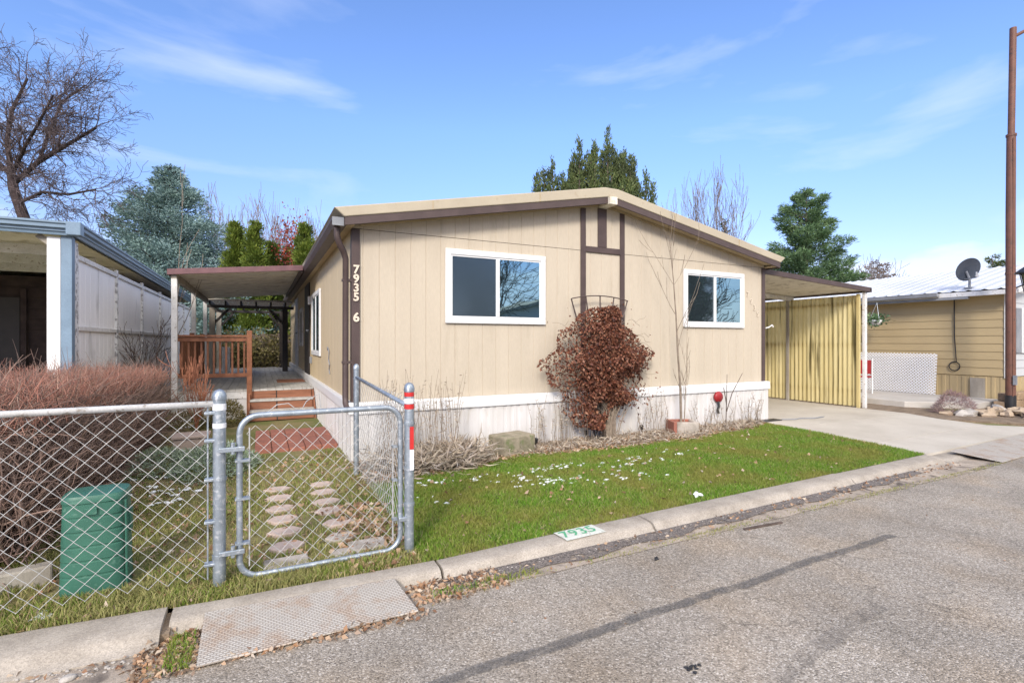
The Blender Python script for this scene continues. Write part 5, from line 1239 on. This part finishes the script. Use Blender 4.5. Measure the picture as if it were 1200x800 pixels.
# trellis and vine
tr = thing('trellis', (4.62, 6.22, 0), 'brown fan trellis with curved top standing against the front wall', 'trellis')
tx, ty = 4.62, 6.27
for k in range(5):
    f = (k-2)/2; MB().tube([(tx+f*.10, ty, .0), (tx+f*.22, ty, 1.2), (tx+f*.52, ty, 2.10+.06*(1-f*f))], .010, 6).build('upright', mt['brown'], tr)
MB().tube([(tx+f*.52, ty-.012, 2.10+.06*(1-f*f)) for f in [k/6-1 for k in range(13)]], .009, 6).build('top_bow', mt['brown'], tr)
MB().tube([(tx-.43, ty-.012, 1.83), (tx+.43, ty-.012, 1.83)], .009, 6).build('cross_bar', mt['brown'], tr); MB().tube([(tx-.22, ty-.012, 1.2), (tx+.22, ty-.012, 1.2)], .009, 6).build('cross_bar', mt['brown'], tr)
vn = thing('climbing_vine', (4.75, 6.0, 0), 'dense dried red brown vine heaped over the trellis on the front wall', 'vine')
rg = np.random.default_rng(31)
# outline of the crown: (z, left, right) in metres
prof_v = [(.24, 4.16, 4.45), (.30, 4.06, 4.6), (.42, 3.98, 4.78), (.6, 3.93, 5.08), (.85, 3.78, 5.28), (1.08, 3.68, 5.42), (1.3, 3.74, 5.42), (1.47, 3.86, 5.22), (1.65, 3.95, 5.1), (1.8, 4.1, 4.98), (1.93, 4.35, 4.78), (2.02, 4.5, 4.62)]
zs = np.array([p[0] for p in prof_v]); zl = np.array([p[1] for p in prof_v]); zr = np.array([p[2] for p in prof_v])
n = 23000; z = rg.uniform(.24, 1.98, n); xl = np.interp(z, zs, zl); xr = np.interp(z, zs, zr); cxv = (xl+xr)/2; hw = (xr-xl)/2*.90
lum = np.array([noise.noise(Vector((a*.0, b*2.3, 3.1))) for a, b in zip(z, z)])
u = np.clip(rg.normal(size=n)*.55, -1.15, 1.15); x = cxv+hw*u*(1+.30*np.array([noise.noise(Vector((5*np.sign(q), w_*5.5, 1.7))) for q, w_ in zip(u, z)]))
dep = .34*np.sqrt(np.clip(1-u*u, .04, 1)); nn = np.array([noise.noise(Vector((a*3, b*3, 0))) for a, b in zip(x, z)])
y = 6.20-dep*(rg.uniform(.15, 1, n)**.5)*(1+nn*.5)
P = np.column_stack([x+nn*.05, y, z]); keep = (nn+rg.uniform(-.3, .5, n) > -.2) & ~((z < .5) & (rg.uniform(size=n) < .3)); P = P[keep]
P2 = np.column_stack([rg.normal(4.58, .5, 330), rg.uniform(6.0, 6.2, 330), rg.normal(1.15, .45, 330)]); P2 = P2[(P2[:, 2] > .25) & (P2[:, 2] < 2.05) & (abs(P2[:, 0]-4.58) < .98)]
P3 = np.column_stack([rg.normal(5.05, .22, 160), rg.uniform(6.0, 6.2, 160), rg.normal(.62, .12, 160)])
P = np.vstack([P, P2, P3]); D = rg.normal(size=P.shape)*[.7, .7, .5]+[0, -.2, -.8]
leaves('leaves', P, D, rg.uniform(.022, .066, len(P)), rg.uniform(.016, .042, len(P)), mt['vine'], vn, rg, curl=.12)
mb = MB(); rr = random.Random(3)
for k in range(70):
    a = Vector((4.66+rr.uniform(-.12, .12), 6.08+rr.uniform(-.06, .06), -.02)); zt = rr.uniform(.7, 1.8); b_ = Vector((4.6+rr.uniform(-.6, .6)*(.4 if zt > 1.5 else 1), 6.05+rr.uniform(-.1, .12), zt))
    m1 = a.lerp(b_, .35); m1.x = a.x+(b_.x-a.x)*.1+rr.uniform(-.05, .05)
    mb.tube([a, m1, a.lerp(b_, .7)+Vector((rr.uniform(-.05, .05), 0, 0)), b_], [.009, .007, .005, .003], 4, cap=False)
for k in range(60):
    a = Vector((4.6+rr.uniform(-.7, .7), 6.1, rr.uniform(.5, 1.8))); s = 1 if a.x > 4.6 else -1; pts = [a]
    for j in range(4): pts.append(pts[-1]+Vector((s*rr.uniform(.03, .1), rr.uniform(-.03, .02), rr.uniform(-.08, .05))))
    mb.tube(pts, .0028, 3, cap=False)
mb.build('stems', mt['palebark'], vn)

# dry clump of strap leaves and stalks at the left of the bed
def clump(name, c, n, L, W, spread, mat, label, cat, group=None, zdir=.25, seed=0, kind=None, rz_=.0):
    rg = np.random.default_rng(seed); t = thing(name, c, label, cat, group)
    P = rg.normal(size=(n, 3))*[spread[0], spread[1], 0]+np.array(c)+np.column_stack([np.zeros(n), np.zeros(n), rg.uniform(0, rz_, n)])
    D = rg.normal(size=(n, 3))*[.8, .8, .35]+[0, -.15, zdir]
    leaves('leaves', P, D, rg.uniform(.6, 1.3, n)*L, rg.uniform(.6, 1.3, n)*W, mat, t, rg, curl=.15); return t
clump('dry_perennial', (1.62, 5.72, .02), 1500, .20, .018, (.28, .22), mt['straw'], 'collapsed tan clump of dried strap leaves beside the red taped post fence', 'plant', seed=1, rz_=.16)
clump('dry_perennial', (2.15, 5.72, .02), 1200, .20, .018, (.17, .15), mt['straw'], 'collapsed tan clump of dried leaves left of the mossy stone block', 'plant', seed=2, rz_=.18)
def stalks(name, x0, x1, y0, y1, n, h0, h1, label, seed, mat=None, r=.0036):
    rr = random.Random(seed); t = thing(name, ((x0+x1)/2, (y0+y1)/2, 0), label, 'plant'); mb = MB(); Ps = []; Ds = []
    for k in range(n):
        x = rr.uniform(x0, x1); y = rr.uniform(y0, y1); h = rr.uniform(h0, h1); lx = rr.uniform(-.14, .14); pts = [(x, y, -.02)]
        for j in range(1, 6):
            f = j/5; pts.append((x+lx*f*f+rr.uniform(-.012, .012), y+rr.uniform(-.02, .02), h*f))
        mb.tube(pts, [r]*4+[r*.7, r*.5], 3, cap=False)
        for q in range(9):
            f = rr.uniform(.35, 1); Ps.append((x+lx*f*f, y, h*f)); Ds.append((rr.uniform(-1, 1), rr.uniform(-1, 1), rr.uniform(-.6, .9)))
    mb.build('stems', mat or mt['palebark'], t); leaves('seed_heads', Ps, Ds, .045, .012, mt['straw'], t, kind='stuff')
    return t
stalks('dry_stalks', 1.25, 2.25, 5.75, 6.2, 60, .6, 1.15, 'tall dried flower stalks standing before the left end of the skirting', 4)
stalks('dry_stalks', 3.35, 4.3, 5.95, 6.2, 36, .35, .8, 'dried stalks leaning on the skirting left of the vine', 5)
stalks('dry_stalks', 5.15, 5.85, 6.0, 6.22, 20, .3, .75, 'thin dried stalks between the vine and the planter', 6)
stalks('dry_stalks', 6.3, 7.9, 6.0, 6.22, 34, .3, .62, 'dried leaning stalks before the right end of the skirting', 7)
bt = thing('bare_shrub', (7.05, 6.0, 0), 'few dark bare stems rising in front of the red faucet cover', 'plant')
mb = MB(); 
for pts in ([(6.98, 5.98, 0), (7.0, 5.98, .5), (7.0, 5.97, .92)], [(7.0, 5.98, .3), (7.12, 5.97, .6), (7.36, 5.96, .93)], [(7.0, 5.98, .42), (6.92, 5.97, .7)]): mb.tube(pts, [.009, .007, .004][:len(pts)], 5)
mb.build('stems', mt['bark'], bt)
# small black stake lights along the bed
first = None
for i, (px, py, lb) in enumerate([(557, 527, 'black stake light left of the mossy stone block'), (628, 527, 'black stake light right of the mossy stone block'), (687, 517, 'black stake light left of the vine stems'), (752, 510, 'black stake light between the vine and the brick planter')]):
    g = G(px, py, 0); g.z = 0
    if first is None:
        t = thing('stake_light', g, lb, 'garden light', 'stake lights along the front bed')
        MB().tube([g, g+Vector((0, 0, .10))], .007, 6).build('stake', mt['black'], t)
        MB().lathe(g+Vector((0, 0, .09)), [(.018, 0), (.026, .02), (.03, .055), (.035, .06), (.02, .075)], 10).build('head', mt['black'], t); first = t
    else:
        t = copy_tree(first); t.location = g; t['label'] = lb
# ------------------------------------------------------------------ grass, leaves, snow (uncountable)
def in_poly_lawn(x, y): return True
def blades(name, P, h, wd, mat, seed, lean=.5, kind='stuff'):
    rg = np.random.default_rng(seed); n = len(P)
    a = rg.uniform(0, 2*np.pi, n); s = np.column_stack([np.cos(a), np.sin(a), np.zeros(n)])*(wd/2)
    l = rg.normal(size=(n, 2))*lean; hh = h*rg.uniform(.5, 1.35, n)
    tip = P+np.column_stack([l[:, 0]*hh, l[:, 1]*hh, hh]); mid = P+np.column_stack([l[:, 0]*hh*.3, l[:, 1]*hh*.3, hh*.6])
    V = np.stack([P-s, P+s, mid+s*.8, mid-s*.8, tip], 1).reshape(-1, 3); b0 = np.arange(n)*5
    F1 = np.column_stack([b0, b0+1, b0+2, b0+3]); F2 = np.column_stack([b0+3, b0+2, b0+4, b0+4])
    # two triangles instead of a degenerate quad for the tip
    Ft = np.vstack([np.column_stack([b0, b0+1, b0+2]), np.column_stack([b0, b0+2, b0+3]), np.column_stack([b0+3, b0+2, b0+4])])
    o = rawmesh(name, V, Ft, mat); tag(o, kind=kind); return o
def scatter(n, x0, x1, f0, f1, seed, mask=None):
    rg = np.random.default_rng(seed); x = rg.uniform(x0, x1, n); t = rg.uniform(0, 1, n)
    a = np.array([f0(q) for q in x]); b_ = np.array([f1(q) for q in x]); y = a+(b_-a)*t
    if mask is not None:
        k = mask(x, y, rg); x = x[k]; y = y[k]
    z = np.array([yardz(p, q) for p, q in zip(x, y)]); return np.column_stack([x, y, z])
bedY = lambda x: float(np.interp(x, [1,1.95,2.5,3.1,4.06,5.66,7.6,8.1], [5.33,5.42,5.66,5.76,5.62,5.62,5.93,6.1]))+.04*math.sin(x*5)
lawn_r = lambda x, y: 8.03+.04*(y-3.6)
P = scatter(150000, 1.0, 8.16, lambda x: kerbY(x)-.005, bedY, 2, lambda x, y, rg: x < lawn_r(x, y)-.01)
blades('lawn_grass', P, .034, .0062, mt['grass'], 3, lean=.55)
# left yard: sparser grass, keeps clear of paths
stones = [o.location for o in col.objects if o.name.startswith('stepping_stone')]
def ymask(x, y, rg):
    k = np.ones(len(x), bool)
    for s in stones: k &= ((x-s.x)**2/.0165+(y-s.y)**2/.0105) > 1
    nn = np.array([noise.noise(Vector((a*1.5, b*1.5, 5))) for a, b in zip(x, y)])
    k &= (nn+rg.uniform(-.35, .65, len(x))) > np.where(y > 5.6, .25, .0)
    k &= ~((x > -1.12) & (x < -.68) & (y > 3.82) & (y < 4.1)); return k
P = scatter(60000, -1.35, 1.0, lambda x: kerbY(x)+.0, lambda x: 7.3, 5, ymask)
blades('yard_grass', P, .034, .006, mt['yardgrass'], 6, lean=.6)
P = scatter(12000, -3.0, 1.0, lambda x: kerbY(x)-.01, lambda x: kerbY(x)+.30, 8)
blades('kerb_edge_grass', P, .046, .006, mt['yardgrass'], 9, lean=.5)
P = scatter(30000, -6.0, -1.3, lambda x: kerbY(x)+.05, lambda x: 4.6, 15); blades('yard_grass', P, .05, .007, mt['yardgrass'], 16)
# weeds along the road edge
rg = np.random.default_rng(12); n = 5200; x = rg.uniform(-.5, 9, n); nn = np.array([noise.noise(Vector((a*1.3, 2, 0))) for a in x]); k = nn+rg.uniform(-.5, .5, n) > .0; x = x[k]
y = np.array([edgeY(a)+.02 for a in x])+rg.normal(size=len(x))*.022; P = np.column_stack([x, y, np.full(len(x), -.107)])
k = ~((x > -.35) & (x < .9)); P = P[k]
blades('road_edge_weeds', P, .016, .006, mt['yardgrass'], 13)
P = np.vstack([scatter(420, -.42, -.30, lambda x: 2.86, lambda x: 3.2, 17), scatter(260, .95, 1.7, lambda x: 2.98, lambda x: 3.06, 18)]); P[:, 2] = -.106
blades('gutter_weeds', P, .035, .006, mt['grass'], 19)
# dead leaves and bed litter
def litter(name, P, L, W, mat, seed, flat=.35, kind='stuff', lift=.01):
    rg = np.random.default_rng(seed); n = len(P); D = rg.normal(size=(n, 3))*[1, 1, flat]
    P = P+[0, 0, lift]; o = leaves(name, P, D, rg.uniform(.6, 1.4, n)*L, rg.uniform(.6, 1.4, n)*W, mat, None, rg, curl=.18); return tag(o, kind=kind)
P = scatter(9000, 1.0, 8.1, lambda x: bedY(x)-.10, lambda x: 6.33, 21, lambda x, y, rg: rg.uniform(size=len(x)) > .2); litter('bed_leaf_litter', P, .05, .028, mt['litter'], 22, lift=.02)
P = scatter(3600, 2.9, 8.0, lambda x: bedY(x)-.04, lambda x: 6.25, 23); P[:, 2] += np.random.default_rng(2).uniform(0, .07, len(P)); litter('bed_straw', P, .10, .012, mt['straw'], 24, flat=.6)
P = scatter(240, 1.0, 8.1, lambda x: kerbY(x)+.05, bedY, 25); litter('fallen_leaves', P, .045, .032, mt['litter'], 26, lift=.03)
P = scatter(1500, -1.2, 1.0, lambda x: kerbY(x)+.02, lambda x: 7.0, 27); litter('fallen_leaves', P, .045, .03, mt['litter'], 28, lift=.014)
P = scatter(500, .55, 1.0, lambda x: kerbY(x)+.0, lambda x: kerbY(x)+1.3, 29); litter('fallen_leaves', P, .05, .035, mt['litter'], 30, lift=.02)
def gutter_pts(n, x0, x1, d0, d1, seed):
    rg = np.random.default_rng(seed); x = rg.uniform(x0, x1, n); y = np.array([kerbY(a) for a in x])-rg.uniform(d0, d1, n); return np.column_stack([x, y, np.full(n, -.108)])
P = np.vstack([gutter_pts(520, .84, 1.45, .19, .46, 1), gutter_pts(420, -.55, -.28, .2, .62, 2), gutter_pts(260, -.27, .9, .52, .60, 3), gutter_pts(300, 1.2, 8, .25, .45, 4), gutter_pts(60, -1.5, -.4, .24, .5, 5)]); litter('gutter_leaves', P, .034, .022, mt['litter'], 31, lift=.01)
# pebbles in the gutter
mb = MB(); rr = random.Random(9)
for k in range(420):
    x = rr.choice([rr.uniform(-1.5, -.4), rr.uniform(.9, 7.5), rr.uniform(.9, 7.5)]); y = kerbY(x)-kerbW(x)*1.3-rr.uniform(.0, .12); r = rr.uniform(.003, .008)
    mb.rock((x, y, -.104), r*1.3, r, r*.8, k, n=6, m=4)
tag(mb.build('gutter_gravel', mt['rock2']), kind='stuff')
mb = MB(); mb.rock((-.80, 3.03, -.098), .034, .024, .014, 4, n=12, m=8); tag(mb.build('stone', mt['rock2'], origin=(-.80, 3.03, -.11), smooth=True), 'flat pale stone lying in the gutter at the lower left', 'stone')
# snow remnants
def snow(name, spots, seed):
    rr = random.Random(seed); mb = MB(); i = 0
    for (x, y, sx, sy, n) in spots:
        for k in range(int(n*.8)):
            a = x+rr.gauss(0, sx*1.25); b_ = y+rr.gauss(0, sy*1.5); r = rr.uniform(.006, .02)
            mb.rock((a, b_, yardz(a, b_)+.015), r*rr.uniform(1, 2.2), r*rr.uniform(.6, 1.1), rr.uniform(.006, .013), i, n=8, m=5, amp=.5); i += 1
    return tag(mb.build(name, mt['snow'], smooth=True), kind='stuff')
spots = []
for (px, py, sx, sy, n) in [(610,563,.05,.035,16),(640,565,.10,.04,26),(630,551,.10,.03,18),(590,560,.12,.07,10),(672,560,.10,.05,12),(560,562,.05,.03,8),(510,567,.12,.03,14),(670,545,.10,.05,22),(735,545,.18,.08,26),(760,537,.25,.06,24),(800,530,.2,.06,8),(745,556,.15,.06,12),(530,583,.2,.08,5),(700,560,.3,.1,8)]:
    g = G(px, py, .0); spots.append((g.x, g.y, sx, sy, n))
snow('lawn_snow', spots, 1)
spots = []
for (px, py, sx, sy, n) in [(205,575,.12,.08,34),(232,545,.12,.08,26),(190,540,.10,.10,20),(215,500,.2,.1,30),(245,492,.2,.1,20),(55,712,.03,.02,9),(200,590,.1,.04,14),(180,560,.1,.08,12)]:
    g = G(px, py, .0); spots.append((g.x, g.y, sx, sy, n))
snow('yard_snow', spots, 2)
# crumpled white paper
g = G(817, 577, .0); mb = MB(); mb.rock((g.x, g.y, .0+yardz(g.x, g.y)+.035), .035, .022, .018, 77, n=10, m=7, amp=.7); mb.rock((g.x+.03, g.y-.005, yardz(g.x, g.y)+.03), .022, .018, .012, 78, n=10, m=7, amp=.7)
tag(mb.build('paper_scrap', mt['snow'], origin=(g.x, g.y, yardz(g.x, g.y))), 'crumpled white scrap lying on the green lawn', 'litter')

# ------------------------------------------------------------------ left yard plants
def mound(name, c, r, h, n, L, W, mat, label, seed):
    rg = np.random.default_rng(seed); t = thing(name, c, label, 'plant'); th = rg.uniform(0, 6.283, n); ph = np.arccos(rg.uniform(0, 1, n)); k = rg.uniform(.5, 1, n)**.4
    d = np.column_stack([np.sin(ph)*np.cos(th), np.sin(ph)*np.sin(th), np.cos(ph)]); P = np.array(c)+d*k[:, None]*[r[0], r[1], h]
    nn = np.array([noise.noise(Vector(p)*4) for p in P]); P += d*(nn*.25)[:, None]*[r[0], r[1], h]
    leaves('foliage', P, d+rg.normal(size=(n, 3))*.6, rg.uniform(.6, 1.3, n)*L, rg.uniform(.6, 1.3, n)*W, mat, t, rg); return t
mound('silver_shrub', (-.46, 6.8, -.02), (.45, .7, ), .26, 5200, .06, .014, mt['silver'], 'low silvery green mound beside the brick landing', 3)
mound('silver_shrub', (-1.05, 7.1, -.02), (.35, .6), .22, 2600, .06, .014, mt['silver'], 'low silvery green mound near the hedge end with snow on it', 4)
mound('ochre_shrub', (-.52, 10.2, 0), (.28, .28), .42, 2200, .07, .014, mt['olive'], 'ochre green tuft before the deck skirting near the newel post', 5)
mound('ochre_shrub', (-1.1, 10.1, 0), (.35, .3), .26, 1300, .07, .014, mt['olive'], 'ochre green tuft at the foot of the front awning post', 6)
bare_tree('red_twig_bush', 'orange red twiggy bush in front of the deck railing', 'bush', (-.92, 9.6, 0), .62, .013, 7, mat=M('orange_twigs', (.36,.15,.08), (.26,.10,.06)), levels=3, kids=[9,5,4], a0=.2, a1=.6, l0=.55, l1=.85, rmin=.0035, jit=.12, up=.15, **{'from': .1})
bare_tree('bare_sapling', 'pale slender sapling between the left carport and the awning post', 'tree', (-1.62, 12.3, 0), 2.7, .020, 9, mat=mt['palebark'], levels=2, kids=[4,2], a0=.25, a1=.6, l0=.4, l1=.7, rmin=.004, jit=.13, up=.12, **{'from': .4})
bare_tree('bare_shrub', 'dark bare shrub against the white panel wall behind the hedge', 'bush', (-1.85, 11.4, 0), .9, .014, 10, mat=mt['bark'], levels=4, kids=[6,5,3,2], a0=.2, a1=.6, l0=.5, l1=.8, rmin=.004, **{'from': .1})
spx = thing('stone_trough', (-.82, 7.8, 0), 'low tan stone trough planter in the left yard near the hedge', 'planter')
MB().box(-1.0, -.62, 7.7, 8.05, -.02, .21).build('body', mt['pinkstone'], spx, bevel=.015); MB().box(-1.02, -.60, 7.68, 8.07, .212, .25).build('rim', mt['pinkstone'], spx, bevel=.01)
bare = MB().bar((-2.4, 3.82, .0), (-1.17, 4.15, .0), .10, .16); tag(bare.build('edging_timber', mt['weather_wood'], origin=(-1.8, 3.95, 0), bevel=.012), 'weathered edging timber lying behind the fence at the lower left', 'timber')
mound('purple_shrub', (12.75, 5.25, .0), (.42, .3), .42, 3000, .08, .006, leafmat('dry_purple_twigs', [(.23,.15,.15),(.3,.2,.19),(.17,.11,.11)], trans=0), 'dry purplish shrub at the left end of the rock border', 8)
mound('yellow_shrub', (15.9, 4.75, .1), (.6, .3), .5, 1500, .09, .03, mt['olive'], 'yellow green shrub above the low tan block wall', 9)

# ------------------------------------------------------------------ painted address on the kerb
kx0 = 1.95; kx1 = 2.34
def ky(x, d): return kerbY(x)+d
ap = thing('kerb_address', (2.15, 3.35, -.04), 'green stencilled number 7935 on a worn white patch painted on the kerb', 'painted number')

mb = MB(); xs_ = [2.07+i*.0253 for i in range(16)]; vs = []; pr_ = [(-.008, -.047), (-.02, -.0435), (-.15, -.0475), (-.18, -.052)]
for x in xs_:
    for dy, z in pr_: vs.append((x+(dy*-.15), kerbY(x)+dy, z+.0045))
mb.add(vs, [(4*i+j+1, 4*(i+1)+j+1, 4*(i+1)+j, 4*i+j) for i in range(15) for j in range(3)]); mb.build('white_patch', mt['whitepaint'], ap)
Tt = Matrix.Translation((2.262, kerbY(2.262)-.092, -.0395)) @ Matrix.Rotation(R(2.5), 4, 'Z') @ Matrix.Rotation(R(1.6), 4, 'X')
text('number', '7935', .15, .0004, mt['greenpaint'], Tt, ap, bold=.002, spacing=1.12)

# ------------------------------------------------------------------ debris on the road
mb = MB(); g = G(770, 657, -.155); g = G(769, 656, roadz(g.x, g.y)); mb.rock((g.x, g.y, g.z+.012), .016, .014, .014, 5, n=9, m=6, amp=.5)
tag(mb.build('debris', mt['black'], origin=(g.x, g.y, g.z)), 'small black lump on the road below the painted kerb number', 'debris')
mb = MB(); rr = random.Random(2); g = G(809, 782, roadz(2, 1.8))
for k in range(9): mb.rock((g.x+rr.gauss(0, .022), g.y+rr.gauss(0, .013), g.z+.004), .011, .008, .005, k, n=7, m=5, amp=.6)
tag(mb.build('debris', mt['black'], origin=(g.x, g.y, g.z)), 'scatter of black crumbs on the road near the bottom edge', 'debris')
a = G(872, 620, -.10); b_ = G(916, 612, -.10); tag(MB().bar((a.x, a.y, -.097), (b_.x, b_.y, -.097), .022, .012).build('stick', mt['bark'], origin=(a.x, a.y, -.15)), 'dark stick lying at the edge of the road', 'stick')
rg = np.random.default_rng(44); P = np.column_stack([rg.uniform(0, 7, 46), rg.uniform(1.3, 2.95, 46), np.zeros(46)]); P[:, 2] = [roadz(a, b)+.0 for a, b in P[:, :2]]
litter('road_crumbs', P, .018, .012, mt['litter'], 45, lift=.006)

# ------------------------------------------------------------------ across the street (seen in the window panes)
oh = thing('house_opposite', (14.5, -16, 0), 'low gabled house across the street, mirrored in the left front window', 'house')
MB().box(10, 21, -24, -13.5, 0, 2.5).build('walls', mt['greysiding'], oh)
mb = MB(); mb.prism([(9.6, 2.45), (15.5, 3.9), (21.4, 2.45), (21.4, 2.6), (15.5, 4.06), (9.6, 2.6)], -24.4, -13.1, 'y'); mb.build('roof', mt['weather_wood'], oh)
mb = MB(); mb.prism([(10, 2.5), (21, 2.5), (15.5, 3.85)], -13.6, -13.5, 'y'); mb.build('gable', mt['greysiding'], oh)
MB().box(12, 13.6, -13.49, -13.44, .9, 2.0).build('window', mt['darkglass'], oh)
bare_tree('street_tree', 'spreading bare tree across the street mirrored in the left window', 'tree', (9.2, -8.6, 0), 2.6, .2, 120, mat=mt['darkbark'], levels=5, kids=[6,5,4,4,3], a0=.45, a1=1.0, l0=.65, l1=.9, rmin=.010, jit=.2)
bare_tree('street_tree', 'bare tree across the street mirrored in the right window', 'tree', (21.5, -8.5, 0), 2.6, .2, 121, mat=mt['darkbark'], levels=5, kids=[6,5,4,3,3], a0=.45, a1=1.0, l0=.6, l1=.85, rmin=.012, jit=.2)
conifer('street_conifer', 'evergreen across the street mirrored in the right window', 'tree', (28, -14, 0), 7, 2.2, mt['pine'], 130, nb=70, per=120, leafL=.3, leafW=.08, power=.6)
